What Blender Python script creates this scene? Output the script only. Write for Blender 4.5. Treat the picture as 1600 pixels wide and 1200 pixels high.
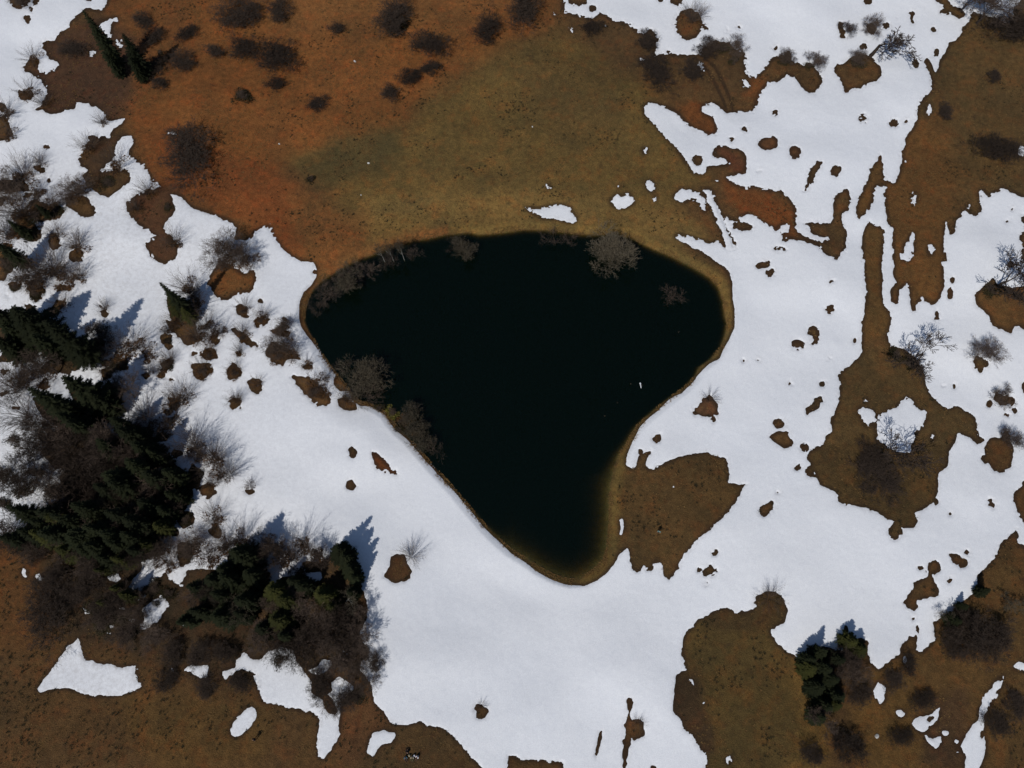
import bpy, bmesh, math, random
import numpy as np
from mathutils import Vector, Matrix

for o in list(bpy.data.objects): bpy.data.objects.remove(o)
S = bpy.context.scene
COL = S.collection
R = math.radians

# ------------------------------------------------------------------ camera
H = 137.0                       # drone height above the meadow
FPX = 1164.0                    # focal length in photo pixels (1600 wide)
TH = math.atan(400.0 / FPX)     # tilt away from straight down
cam = bpy.data.cameras.new("camera")
cam.sensor_width = 36.0
cam.lens = 36.0 * FPX / 1600.0
cam.clip_start = 1.0
cam.clip_end = 20000.0
co = bpy.data.objects.new("camera", cam)
co.location = (0, 0, H)
co.rotation_euler = (TH, 0, 0)
COL.objects.link(co)
S.camera = co

# ------------------------------------------------------------------ light
SUN_EL = R(50)
SHDIR = Vector((0.50, 0.866, 0)).normalized()      # direction the shadows fall
sun = bpy.data.lights.new("sun", 'SUN')
sun.energy = 3.4
sun.angle = R(0.53)
sun.color = (1.0, 0.955, 0.89)
so = bpy.data.objects.new("sun", sun)
tosun = Vector((-SHDIR.x * math.cos(SUN_EL), -SHDIR.y * math.cos(SUN_EL), math.sin(SUN_EL)))
so.rotation_euler = (-tosun).to_track_quat('-Z', 'Y').to_euler()
so.location = (0, 0, 300)
COL.objects.link(so)
W = bpy.data.worlds.new("World")
S.world = W
W.use_nodes = True
wn = W.node_tree
sky = wn.nodes.new('ShaderNodeTexSky')
sky.sky_type = 'NISHITA'
sky.sun_disc = False
sky.sun_elevation = SUN_EL
sky.sun_rotation = math.atan2(tosun.x, tosun.y)
sky.altitude = 1400
bg = wn.nodes['Background']
bg.inputs['Strength'].default_value = 0.07
wn.links.new(sky.outputs[0], bg.inputs['Color'])
S.view_settings.view_transform = 'Standard'
S.view_settings.look = 'None'
S.view_settings.gamma = 1.0
S.view_settings.exposure = -0.17
S.render.engine = 'CYCLES'
S.cycles.max_bounces = 6
S.cycles.transparent_max_bounces = 12

CT, ST = math.cos(TH), math.sin(TH)
def at(u, v, z=0.0):
    """where the ray through photo pixel (u, v) meets the height z"""
    x = (u - 800) / FPX; y = -(v - 600) / FPX
    d = (x, y * CT + ST, -CT + y * ST)
    t = (z - H) / d[2]
    return Vector((d[0] * t, d[1] * t, z))
def to_px(X, Y):
    dep = Y * ST + H * CT
    return 800 + FPX * X / dep, 600 - FPX * (Y * CT - H * ST) / dep

# ------------------------------------------------------------------ noise
rng = np.random.RandomState(7)
_T = rng.rand(256, 256).astype(np.float32)
def vnoise(x, y, seed=0):
    x = x + seed * 37.13; y = y + seed * 11.71
    xi = np.floor(x).astype(int); yi = np.floor(y).astype(int)
    fx = (x - xi); fy = (y - yi)
    fx = fx * fx * (3 - 2 * fx); fy = fy * fy * (3 - 2 * fy)
    a = _T[xi & 255, yi & 255]; b = _T[(xi + 1) & 255, yi & 255]
    c = _T[xi & 255, (yi + 1) & 255]; d = _T[(xi + 1) & 255, (yi + 1) & 255]
    return (a * (1 - fx) + b * fx) * (1 - fy) + (c * (1 - fx) + d * fx) * fy - 0.5
def fbm(x, y, oct=4, seed=0, gain=0.5):
    s = 0; a = 1.0
    for i in range(oct):
        s = s + a * vnoise(x, y, seed + i * 3); a *= gain; x = x * 2.03; y = y * 2.03
    return s

# ------------------------------------------------------------------ maps of the melting snow
U0, V0, NU, NV = -600, -600, 2800, 2400
def raster(poly, canvas=None):
    par = np.zeros((NV, NU + 1), np.uint8)
    n = len(poly)
    for i in range(n):
        x0, y0 = poly[i]; x1, y1 = poly[(i + 1) % n]
        if y0 == y1: continue
        if y0 > y1: x0, y0, x1, y1 = x1, y1, x0, y0
        r0 = max(0, math.ceil(y0 - V0 - 0.5)); r1 = min(NV, math.ceil(y1 - V0 - 0.5))
        if r1 <= r0: continue
        rr = np.arange(r0, r1)
        xc = x0 + (rr + 0.5 + V0 - y0) * (x1 - x0) / (y1 - y0) - U0
        cc = np.clip(np.ceil(xc - 0.5), 0, NU).astype(int)
        par[rr, cc] ^= 1
    return np.bitwise_xor.accumulate(par, axis=1)[:, :NU].astype(bool)
def blur(a, r, n=2):
    a = a.astype(np.float32)
    for _ in range(n):
        for ax in (0, 1):
            k = 2 * r + 1
            p = np.pad(a, [(r + 1, r) if i == ax else (0, 0) for i in (0, 1)], mode='edge')
            c = np.cumsum(p, axis=ax, dtype=np.float64)
            a = ((c[k:, :] - c[:-k, :]) if ax == 0 else (c[:, k:] - c[:, :-k])) / k
            a = a.astype(np.float32)
    return a
def look(img, u, v):
    x = np.clip(u - U0 - 0.5, 0, NU - 1.01); y = np.clip(v - V0 - 0.5, 0, NV - 1.01)
    xi = x.astype(int); yi = y.astype(int); fx = (x - xi).astype(np.float32); fy = (y - yi).astype(np.float32)
    return (img[yi, xi] * (1 - fx) + img[yi, xi + 1] * fx) * (1 - fy) + (img[yi + 1, xi] * (1 - fx) + img[yi + 1, xi + 1] * fx) * fy
def ell(cx, cy, rx, ry=None, rot=0, n=14, seed=None):
    ry = rx if ry is None else ry
    rr = random.Random(seed if seed is not None else int(cx * 7 + cy * 13))
    out = []
    for i in range(n):
        a = 2 * math.pi * i / n; k = rr.uniform(0.85, 1.15)
        x, y = rx * k * math.cos(a), ry * k * math.sin(a)
        out.append((cx + x * math.cos(rot) - y * math.sin(rot), cy + x * math.sin(rot) + y * math.cos(rot)))
    return out
def P(s):
    n = [float(q) for q in s.replace(',', ' ').split()]
    return list(zip(n[0::2], n[1::2]))

BARE = []
BARE.append(P("150,-600 165,-60 169,0 167,8 160,16 150,17 143,15 132,17 127,25 120,30 111,35 108,43 100,47 91,50 87,57 86,62 75,63 65,64 64,72 70,82 78,90 91,96 90,102 80,109 65,112 61,107 60,93 57,89 47,88 39,95 34,103 36,109 47,113 55,117 64,125 72,137 74,143 72,153 67,162 67,172 72,177 83,179 92,177 100,172 119,171 118,165 123,161 133,161 142,164 148,165 158,173 167,183 167,192 177,192 185,192 199,189 193,197 177,205 175,217 160,216 140,212 138,227 123,247 125,257 140,267 128,275 133,288 150,302 173,313 190,302 208,287 207,273 197,268 153,270 173,255 183,245 182,233 192,217 207,217 212,222 212,230 203,238 207,250 227,263 238,277 242,290 260,298 267,305 288,312 293,318 303,328 320,333 337,338 357,345 368,355 368,365 367,377 385,378 392,370 403,357 422,352 424,362 430,375 445,392 457,402 470,408 490,410 495,420 494,432 487,443 473,458 467,477 467,497 470,510 478,522 487,533 497,547 507,563 518,578 524,584 520,600 530,612 545,610 550,624 562,634 577,634 588,638 602,648 610,662 622,675 635,685 647,698 663,718 677,733 693,750 710,768 727,788 737,800 753,820 773,840 790,855 800,865 820,878 837,892 860,905 883,913 913,916 933,907 950,893 963,877 967,865 980,855 983,867 987,883 990,893 1000,892 1007,885 1013,890 1020,895 1021,880 1027,873 1031,880 1033,893 1040,905 1047,906 1057,893 1063,880 1073,863 1090,843 1110,825 1133,803 1150,783 1165,755 1150,758 1138,755 1138,740 1137,717 1117,710 1107,705 1090,708 1063,713 1043,723 1027,730 1017,735 1008,730 1012,717 1018,703 1003,710 997,712 993,730 988,733 978,727 980,710 990,687 1000,667 1017,650 1033,637 1047,623 1057,617 1067,613 1083,597 1093,583 1110,567 1125,560 1130,547 1140,530 1148,510 1148,483 1145,467 1145,443 1140,427 1130,415 1117,407 1108,400 1090,390 1073,380 1055,370 1055,365 1067,367 1087,373 1110,380 1122,378 1133,387 1137,393 1147,390 1150,388 1150,380 1143,365 1138,355 1133,345 1130,335 1142,341 1155,347 1157,338 1170,332 1185,342 1200,352 1215,360 1228,370 1257,378 1280,387 1288,400 1307,407 1317,393 1322,383 1323,360 1317,350 1315,333 1327,328 1330,310 1325,293 1313,298 1303,313 1302,333 1300,348 1277,347 1263,348 1245,347 1243,323 1233,307 1220,297 1200,297 1188,295 1180,290 1170,293 1157,292 1143,285 1133,277 1153,272 1165,273 1167,253 1162,240 1153,232 1137,230 1125,225 1120,230 1113,240 1120,245 1133,248 1142,258 1120,258 1102,260 1102,270 1083,270 1070,250 1057,230 1037,210 1020,190 1007,180 1005,170 1013,160 1030,163 1058,173 1067,183 1083,197 1103,205 1117,209 1123,200 1117,183 1113,177 1097,172 1097,163 1110,158 1123,160 1133,170 1137,175 1150,172 1177,172 1183,160 1188,143 1200,128 1217,125 1230,115 1243,117 1248,127 1260,142 1273,145 1287,123 1282,115 1277,103 1267,92 1257,103 1250,95 1238,93 1237,78 1230,73 1227,83 1207,88 1200,100 1188,113 1183,118 1173,118 1165,110 1165,90 1162,78 1147,77 1140,65 1130,67 1117,60 1110,68 1097,73 1097,82 1080,85 1053,83 1030,85 1020,88 1027,73 1028,60 1023,48 1013,47 1008,53 997,50 983,38 957,33 947,25 938,20 927,30 900,25 880,20 880,-60 950,-600"))
BARE.append(P("200,322 217,310 233,302 250,298 264,298 270,310 275,327 273,340 263,350 260,362 267,370 278,383 279,400 270,409 255,410 243,406 232,393 229,383 240,376 245,370 230,362 213,347 203,337"))
BARE.append(P("1517,20 1515,33 1505,42 1503,52 1493,63 1482,68 1478,83 1468,95 1467,108 1460,113 1458,100 1452,89 1446,92 1448,107 1455,123 1455,143 1442,153 1433,167 1433,187 1427,200 1417,213 1412,230 1410,247 1407,267 1400,285 1387,285 1383,300 1385,330 1387,350 1395,357 1395,400 1397,420 1393,430 1400,442 1390,455 1390,473 1400,477 1403,467 1403,453 1410,452 1415,440 1420,447 1420,467 1425,488 1430,487 1433,470 1440,467 1457,477 1467,468 1473,450 1472,423 1470,400 1473,383 1477,347 1483,370 1490,365 1493,347 1507,333 1525,340 1532,327 1527,300 1533,298 1543,313 1550,300 1557,305 1560,295 1573,300 1600,315 1800,400 1900,300 1900,-300 1640,-400 1600,-60 1595,3 1582,13 1580,32 1571,40 1558,33 1550,28 1533,25"))
BARE.append(P("1455,-40 1463,0 1477,13 1500,32 1508,25 1505,17 1493,12 1482,0 1470,-40"))
BARE.append(P("1377,238 1380,247 1382,280 1395,283 1392,290 1382,288 1367,290 1365,313 1350,337 1343,344 1338,337 1338,320 1347,300 1357,280 1360,263 1372,250"))
BARE.append(P("1357,347 1367,353 1375,352 1382,363 1380,387 1378,400 1377,420 1378,433 1377,460 1382,483 1390,487 1393,507 1387,523 1393,538 1413,545 1433,560 1447,583 1448,600 1457,618 1480,638 1500,632 1507,638 1528,652 1530,680 1542,687 1530,695 1520,683 1498,677 1493,690 1483,707 1482,730 1467,740 1465,767 1460,783 1440,797 1430,800 1435,812 1428,825 1408,825 1410,835 1398,845 1387,837 1387,827 1397,817 1387,812 1370,800 1360,797 1347,792 1310,787 1307,770 1280,757 1272,737 1257,713 1267,703 1283,698 1287,683 1297,677 1297,660 1310,627 1313,597 1310,587 1327,570 1347,553 1349,533 1348,500 1352,467 1350,420 1348,400 1348,367 1353,353"))
BARE.append(P("1900,900 1600,855 1589,853 1588,833 1583,824 1577,838 1562,850 1550,870 1537,888 1523,900 1523,925 1500,940 1483,957 1457,973 1460,1000 1440,1020 1430,1017 1433,1007 1433,995 1423,993 1408,1007 1403,1023 1388,1030 1372,1047 1360,1037 1356,1022 1358,1005 1347,997 1327,1002 1320,1013 1303,1017 1297,1010 1280,1010 1263,1028 1250,1028 1233,1020 1217,1007 1207,994 1203,984 1210,982 1227,970 1232,957 1227,940 1217,928 1200,924 1190,927 1180,933 1178,953 1153,957 1137,950 1120,953 1103,960 1087,970 1083,980 1072,987 1065,1010 1067,1027 1073,1047 1057,1052 1053,1077 1052,1093 1052,1113 1063,1123 1067,1137 1080,1147 1093,1167 1103,1183 1105,1200 1120,1800 1900,1800"))
BARE.append(P("-600,835 -100,845 0,845 40,822 75,800 100,778 92,745 62,705 90,672 130,662 180,680 230,700 268,718 290,740 300,770 290,795 256,800 256,815 240,822 228,830 224,850 200,862 195,875 220,872 218,893 205,905 198,918 210,925 230,915 245,900 258,895 265,905 280,917 287,903 290,890 307,888 350,890 353,868 377,862 400,880 420,905 400,912 402,930 425,915 440,900 470,900 480,915 490,918 503,905 500,880 520,868 545,880 555,900 565,915 573,935 574,955 573,967 567,980 563,993 573,1010 571,1025 565,1035 563,1045 572,1055 580,1065 583,1085 588,1100 600,1110 610,1125 615,1130 640,1131 660,1125 667,1132 695,1137 705,1145 720,1160 735,1180 750,1195 755,1200 780,1800 -600,1800"))
BARE.append(P("785,1300 792,1200 793,1180 800,1182 817,1187 850,1188 877,1192 880,1200 890,1300"))
BARE.append(P("970,1300 973,1200 977,1133 977,1123 981,1113 978,1093 982,1088 990,1095 988,1105 984,1113 985,1125 997,1123 1007,1130 1008,1150 997,1155 986,1157 983,1180 978,1200 976,1300"))
BARE.append(P("943,1138 942,1155 938,1170 931,1191 932,1168 937,1147"))
SNOW = [P("1098,293 1107,313 1118,338 1128,360 1133,378 1137,393 1149,388 1141,370 1131,345 1121,320 1113,297"),
 P("1243,350 1250,347 1262,352 1270,365 1285,373 1297,370 1293,378 1280,378 1262,372 1247,362"), ell(1225, 356, 8),
 P("1337,639 1350,638 1363,640 1369,648 1367,660 1353,666 1345,658 1343,647"),
 P("1380,645 1397,638 1407,630 1417,619 1427,623 1433,637 1449,645 1448,657 1437,670 1427,683 1423,708 1407,708 1387,698 1370,687 1367,667 1372,655"),
 P("1351,626 1355,619 1360,627"), ell(1458, 682, 2.8, 6.5),
 P("1373,1063 1382,1073 1382,1097 1375,1101 1372,1093 1363,1083 1365,1072"), ell(1407, 1115, 6, 6), ell(1404,1112,4,3),
 P("1423,1133 1430,1122 1445,1118 1455,1117 1460,1110 1468,1107 1466,1117 1461,1128 1450,1138 1440,1145 1430,1140"),
 P("1442,1147 1455,1155 1467,1150 1467,1163 1460,1170 1448,1160"), ell(1473, 1145, 6, 4), ell(1491, 1158, 3, 5), ell(1492,1176,4,2),
 P("1565,1053 1562,1070 1550,1093 1537,1113 1535,1137 1538,1160 1537,1177 1527,1200 1520,1215 1505,1205 1502,1193 1507,1183 1497,1167 1507,1147 1520,1130 1528,1123 1527,1110 1540,1083 1553,1063"),
 P("1577,1042 1587,1037 1620,1035 1620,1052 1590,1048"), P("1076,1060 1082,1063 1087,1073 1080,1069"), ell(1099, 1100, 2), ell(1140, 1188, 4, 8, 0.7),
 P("123,997 130,1027 133,1033 143,1032 150,1038 173,1038 187,1043 213,1039 212,1057 213,1067 223,1065 223,1073 200,1083 167,1087 140,1088 117,1078 100,1075 77,1078 60,1083 57,1077 67,1060 87,1037 103,1013"),
 P("288,1045 303,1038 328,1042 323,1060 313,1058"), ell(270, 1046, 4, 3),
 P("347,1048 367,1043 370,1030 382,1019 395,1030 400,1033 420,1020 438,1009 460,1017 463,1033 477,1050 487,1063 488,1083 507,1093 512,1112 527,1117 523,1093 513,1083 523,1077 517,1067 533,1057 553,1070 555,1078 540,1090 533,1097 533,1120 530,1153 517,1173 507,1187 498,1180 498,1163 502,1123 490,1113 467,1108 437,1098 413,1097 408,1080 402,1067 400,1053 397,1050 380,1045 365,1050 352,1063 347,1055"),
 P("483,1048 500,1040 503,1030 520,1030 522,1037 513,1048 497,1055"),
 P("388,1103 400,1105 402,1117 393,1133 377,1150 365,1150 362,1140 370,1123"),
 P("582,1145 600,1140 617,1142 618,1152 612,1160 597,1162 590,1170 585,1182 575,1175 578,1160"),
 P("165,893 178,887 188,905 180,910 168,907"), P("198,925 212,918 225,925 222,935 208,940 200,932"),
 P("222,950 238,938 252,930 262,940 255,955 248,970 232,980 215,985 225,965 220,955"), ell(40, 896, 5, 7), ell(62, 902, 7, 5), ell(135, 955, 6, 4), ell(173, 978, 5, 3), ell(205, 968, 5, 3), ell(190, 950, 5, 3), ell(168, 990, 5, 3),
 P("5,765 15,752 35,745 40,760 75,770 70,785 50,800 25,805 10,790"), P("15,705 38,703 42,715 65,738 45,738 25,728 15,715"), P("0,715 12,715 8,722 0,722"),
 P("78,735 95,730 100,738 88,745 78,742"), P("165,735 172,725 185,732 180,740 168,740"), P("240,752 250,750 262,753 270,758 290,765 280,770 262,772 248,780 245,775 258,765"),
 P("35,800 55,800 55,812 38,812"), ell(288,975,6,4), ell(482,905,9,6), ell(540,1018,3,2), ell(545,1022,2,2),
 P("185,27 183,32 175,35 172,43 172,57 168,62 164,55 160,47 155,45 157,35 167,32 177,27"), ell(183, 66, 6, 6), ell(144, 80, 3.5, 7, -0.6), P("264,205 279,212 267,215"),
 ell(1002, 93, 5, 3), P("1089,97 1095,95 1101,105 1098,113"), P("1160,125 1165,124 1173,133 1172,137 1165,135"), ell(857, 291, 4.5, 3.5),
 P("817,323 840,325 860,322 877,320 893,325 893,332 900,337 902,345 893,348 877,344 867,340 850,342 835,333 823,327"),
 P("952,313 960,308 963,303 970,308 980,302 985,303 988,312 993,314 985,320 975,323 960,322"), ell(966, 292, 2), ell(971,292,1.6),
 P("1008,284 1015,283 1023,288 1022,297 1018,303 1012,295"), ell(1024, 310, 3), P("1050,307 1060,300 1065,294 1078,297 1085,300 1095,300 1103,315 1105,330 1102,333 1097,320 1087,310 1078,310 1070,315 1058,312"),
 ell(1008, 235, 4, 5), ell(1119, 281, 4, 1.6), P("862,19 870,24 872,28 865,25"), P("888,41 895,44 899,51 893,49"),
 P("968,812 974,811 975,822 972,837 968,836 970,825"), ell(1325, 121, 3, 4), ell(1430, 309, 3.5, 10), ell(1450, 173, 3.5, 9), ell(1595, 237, 6, 8), P("1418,378 1424,362 1428,365 1427,385 1430,395 1412,396 1412,385"),
 ell(1453, 392, 4, 9), ell(1415, 402, 8, 7), ell(1505, 334, 4), ell(1511, 324, 3.5), ell(1415,252,2), P("1476,345 1479,345 1479,380 1476,395 1474,380"),
 P("928,0 925,-60 915,-60 915,3"), ell(1051, 762, 1.8), ell(1102, 738, 1.3), ell(556, 100, 1.8), ell(500, 163, 1.6), ell(435, 222, 1.6), ell(1411, 1032, 3, 6), ell(1402,1020,3,7,0.4), ell(1414,1043,3,2),ell(947,42,1.5),
]
HOLES = [P("1145,350 1157,344 1170,350 1180,356 1170,360 1150,357"), ell(1090, 249, 7, 6),
 P("-10,-20 11,0 17,7 30,17 38,10 50,5 52,-20"), ell(44, 31, 4, 6), ell(58, 4, 3, 4), ell(50, 15, 2.2, 3), P("27,148 28,138 35,142 50,143 53,150 48,157 37,159 30,157"), ell(2, 168, 6), P("-20,180 8,182 15,195 20,210 12,218 -20,222"), ell(60,171,4,2), ell(138, 0, 5, 3),
 ell(72, 229, 3.3, 2.6), ell(75.5, 229, 1.5), P("51,257 60,255 72,265 70,270 60,270 52,264"), ell(75, 281, 2.5),
 P("-20,278 0,280 20,280 38,283 47,293 40,298 20,297 -20,297"), P("102,308 110,309 125,307 137,310 143,317 153,332 152,341 132,343 123,335 107,327"),
 P("48,317 60,313 78,322 90,318 105,333 98,345 78,347 72,352 57,350 55,340 50,325"), P("27,340 45,333 50,350 68,360 68,375 62,382 45,378 22,370 22,365 35,362 27,350"), ell(43,306,6,4),
 P("-20,300 0,307 8,315 7,325 -20,335"), P("78,372 90,368 97,375 98,388 92,393 80,390"), P("110,395 118,389 130,391 133,402 128,410 115,411 108,405"), ell(15, 388, 7, 4), ell(5,396,8,5),
 P("-20,385 18,398 35,408 35,415 25,415 22,425 15,428 10,440 -20,444"), P("12,442 25,440 35,445 30,455 20,455"), P("42,450 50,446 65,447 70,455 65,465 58,472 48,465"), P("82,448 95,442 110,447 108,453 90,454"),
 P("35,473 48,474 60,488 55,497 45,495"), P("65,487 80,478 85,468 100,468 98,478 92,483 80,495 68,495"), ell(162, 490, 5, 6), ell(155, 477, 2.5, 1.6), ell(14,463,1.6), P("-20,485 30,488 55,505 60,530 40,545 -20,545"),
 P("60,515 85,530 125,560 130,572 110,585 60,580 62,572 80,560 70,535"), P("-20,548 15,552 30,557 20,563 -20,560"), ell(3, 577, 9, 5), ell(5,614,9,5),
 ell(153, 538, 13, 9), P("153,565 165,560 175,565 185,558 200,565 198,578 180,580 175,570 160,573"), ell(165, 584, 9, 8), P("100,600 125,605 150,615 175,622 182,640 165,655 140,650 120,635"), P("45,615 90,640 125,650 130,665 90,670 65,650"), P("20,632 35,635 30,640 15,638"), ell(65,602,7,5),
 P("255,495 270,500 300,495 310,520 318,530 318,535 300,540 290,538 278,525 262,508"), P("325,440 332,425 340,412 350,410 365,415 375,425 385,430 395,423 402,428 398,450 393,457 365,460 357,470 345,467 332,460 322,440"),
 P("258,462 275,465 292,480 300,500 270,503 260,480"),
 P("367,483 375,475 385,482 392,497 380,497 370,491"), P("358,515 370,512 380,522 395,532 402,543 390,543 375,530"), P("317,550 330,545 340,550 340,563 325,563 315,558"), P("297,572 310,568 330,570 333,580 325,590 315,594 303,587"),
 P("355,575 368,565 375,575 380,585 368,595 355,592"), P("250,528 258,522 268,520 270,527 265,535 275,545 265,549 257,545"), P("250,567 262,562 275,563 268,573 260,583 252,575"), ell(225, 586, 6, 4), ell(251, 586, 4), ell(337, 533, 6, 6), ell(373, 555, 4, 3), ell(307, 553, 5, 2.5), ell(268,594,4,2),
 P("398,500 408,494 425,500 420,508 400,512"), P("418,520 440,513 455,520 452,530 435,526"), P("415,555 423,535 435,538 455,548 475,563 455,562 448,565 445,573 438,572 425,565"), P("463,592 470,588 485,590 500,603 512,615 518,630 510,637 500,637 488,625 475,612 463,600"),
 P("385,598 398,590 410,595 410,605 405,616 392,612"), P("353,625 362,620 375,625 377,635 368,642 357,637"), ell(480, 573, 7, 4), P("263,625 270,620 278,622 280,633 275,640 265,638"), ell(260, 642, 6, 4), P("527,623 540,620 555,630 560,640 545,642 530,637"),
 ell(445,499,4,2,0.6), ell(491, 425, 1.5), ell(407, 471, 2.5), ell(399,540,4,3), ell(461,591,4,3),
 P("581,705 585,708 597,715 605,725 615,735 620,738 624,745 610,740 593,737 587,728 582,715"), ell(552, 708, 5, 8), ell(548, 758, 7.5, 7), P("600,902 610,885 610,870 623,865 633,865 638,880 645,890 640,905 630,908 618,912 607,905"), ell(753, 1112, 10, 12.5), ell(747,1101,3,2),
 ell(390, 767, 9, 5), P("310,760 320,755 335,757 338,772 325,778 312,773"), P("290,745 300,722 315,735 320,740 310,760 300,765 288,755"), P("322,830 335,815 347,825 345,838 333,840"), P("275,850 285,847 300,850 300,865 293,880 280,887 275,870"), P("272,800 280,795 303,800 303,818 285,826 275,815"), ell(252, 682, 7, 5), ell(222,680,8,5), ell(276,708,8,5), ell(274,832,4,5),
 ell(1092,1030,0.1), ell(555, 855, 1.5, 1), ell(402, 859, 4, 4), ell(588,1033,5,2.5,-0.2), P("470,880 480,875 495,878 505,885 500,893 480,895"),
 P("1183,227 1190,218 1200,213 1208,212 1216,220 1213,232 1203,237 1190,235"), ell(1241, 240, 10, 10), P("1257,300 1262,283 1265,263 1275,253 1287,255 1278,267 1268,287 1262,298"), P("1297,273 1302,260 1315,260 1315,270 1305,278"),
 ell(1212, 175, 4, 3.5), ell(1348, 185, 4, 4.5), ell(1398, 191, 5, 5), ell(1417, 188, 2), ell(1430, 99, 4, 6.5), ell(1464, 81, 3.5, 5), ell(1459, 47, 3), P("1423,15 1432,15 1428,25 1432,38 1427,35 1423,25"), ell(1475, 18, 6, 2.5), ell(1387, 37, 4.5, 3.5), ell(1357, 0, 9, 5), P("1311,35 1317,33 1320,45 1324,58 1315,58 1312,50"), P("1353,38 1365,33 1372,42 1366,52 1357,50"),
 P("1307,97 1320,97 1330,87 1347,83 1363,88 1375,103 1378,117 1370,128 1353,130 1347,138 1333,137 1322,144 1315,123 1305,110"), ell(1350, 70, 5, 4), ell(1213,71,2), ell(1403,25,1),
 P("1057,23 1067,17 1087,13 1097,23 1097,43 1090,55 1075,61 1060,55 1055,37"), ell(1057, 0, 10, 7), ell(1045, 79, 2.2), ell(1164, 203, 3.3), ell(1143, 217, 3, 2), ell(1186, 267, 2, 1.2), ell(1154,42,1.8), ell(1136,48,1.2), ell(1103,42,3,3), P("885,-30 887,5 905,10 917,8 918,-30"), ell(925, 15, 4), ell(1032,0,3),
 P("1180,413 1190,407 1200,406 1206,411 1200,417 1183,419"), ell(1204, 426, 5, 5), ell(1213, 389, 3, 2), ell(1226, 372, 3, 6), ell(1223,390,3,2), ell(1296, 443, 3.2, 1.8), P("1291,488 1293,478 1305,477 1302,486 1295,490"), P("1258,515 1272,508 1280,513 1278,537 1268,540 1267,535 1272,530 1265,520"), P("1235,533 1243,531 1260,536 1248,549 1240,545"),
 ell(1337, 530, 2.5, 3.5), ell(1285, 600, 3.5), ell(1233, 600, 2.5, 2), ell(1297, 559, 1.5), ell(1163, 563, 1.6), ell(1186, 562, 1.6), P("1257,637 1267,632 1278,620 1285,620 1284,630 1277,637 1268,643 1258,653"), ell(1217, 662, 9, 8), P("1200,683 1213,675 1230,673 1238,690 1235,700 1220,701 1210,693"),
 ell(1254, 700, 5, 5), ell(1246, 731, 4.5, 3.5, -0.4), ell(1264, 738, 5, 7), P("1083,637 1097,627 1107,617 1120,627 1123,648 1103,652 1083,647"), P("1017,690 1022,679 1030,677 1032,688 1026,694"), ell(1115, 656, 3, 2.5), ell(1000, 705, 3, 3),
 P("1182,798 1195,785 1208,782 1210,795 1195,808 1185,805"), ell(1108, 892, 7, 7), ell(1102, 897, 3.5), ell(1093, 889, 3, 2.6), ell(1118, 863, 3, 2), ell(1113,866,1.5), ell(1103, 912, 2.5, 1.5), ell(1022, 1199, 3), ell(1215, 771, 1.6),
 P("1590,340 1597,360 1588,377 1592,385 1590,400 1593,417 1600,427 1640,440 1640,340"), P("1547,438 1553,448 1577,453 1600,448 1700,440 1700,540 1600,517 1592,510 1583,513 1577,523 1563,515 1550,510 1543,493 1523,477 1521,463 1533,450"), P("1522,558 1533,557 1543,567 1542,575 1532,582 1522,573"), P("1558,610 1570,617 1588,622 1588,632 1577,630 1567,632 1555,622"), P("1595,598 1620,594 1620,625 1600,615"),
 P("1550,682 1567,683 1572,673 1580,673 1580,687 1585,700 1582,727 1565,740 1553,735 1543,717 1540,700"), ell(1540, 718, 4, 5, -.7), P("1583,770 1595,763 1600,752 1700,740 1700,820 1600,820 1590,805 1585,790"), P("1478,455 1483,450 1487,457 1487,468 1482,469 1478,463"), ell(1464, 494, 2.5, 7), ell(1485,440,3,4), ell(1474,403,3,6), ell(1573, 416, 4.5), ell(1493, 602, 2, 3), ell(1476,602,1.2), ell(1549, 630, 4, 4.5), ell(1576, 646, 3.5, 2), ell(1590,640,3), ell(1547, 787, 4, 5), ell(1463, 785, 3, 4),
 ell(1578,329,1.6), ell(1571,349,1.6), P("1480,865 1497,868 1510,877 1509,882 1500,887 1488,882"), P("1448,880 1457,875 1467,880 1466,892 1455,898 1457,910 1465,923 1463,932 1447,935 1435,937 1435,947 1427,957 1417,950 1414,938 1422,927 1427,912 1445,903 1448,893"), ell(1323, 983, 2.8, 6), ell(1432, 984, 3, 5), ell(1481, 906, 2.5, 3.5), ell(1509, 864, 3.5, 2.2), ell(1437, 888, 2.2), ell(1427, 966, 2), ell(1484,803,2),
 ell(1450,1124,2),ell(1455,1122,1.5),ell(1452,1136,1.5),ell(1532,1148,3,4),ell(1525,1090,2,1.5),
]
snowmap = np.ones((NV, NU), bool)
for p in BARE: snowmap[raster(p)] = False
for p in SNOW: snowmap[raster(p)] = True
def fatten(p, add):
    cx = sum(q[0] for q in p) / len(p); cy = sum(q[1] for q in p) / len(p)
    r = max(math.hypot(q[0] - cx, q[1] - cy) for q in p)
    if r > 9: return p
    return [(cx + (x - cx) * (1 + add / max(2, r)), cy + (y - cy) * (1 + add / max(2, r))) for x, y in p]
for p in HOLES: snowmap[raster(fatten(p, 1.9))] = False
snow_s = blur(snowmap, 1, 1)
snow_w = blur(snowmap, 4, 2)
snow_x = blur(snowmap, 16, 2)

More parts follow.
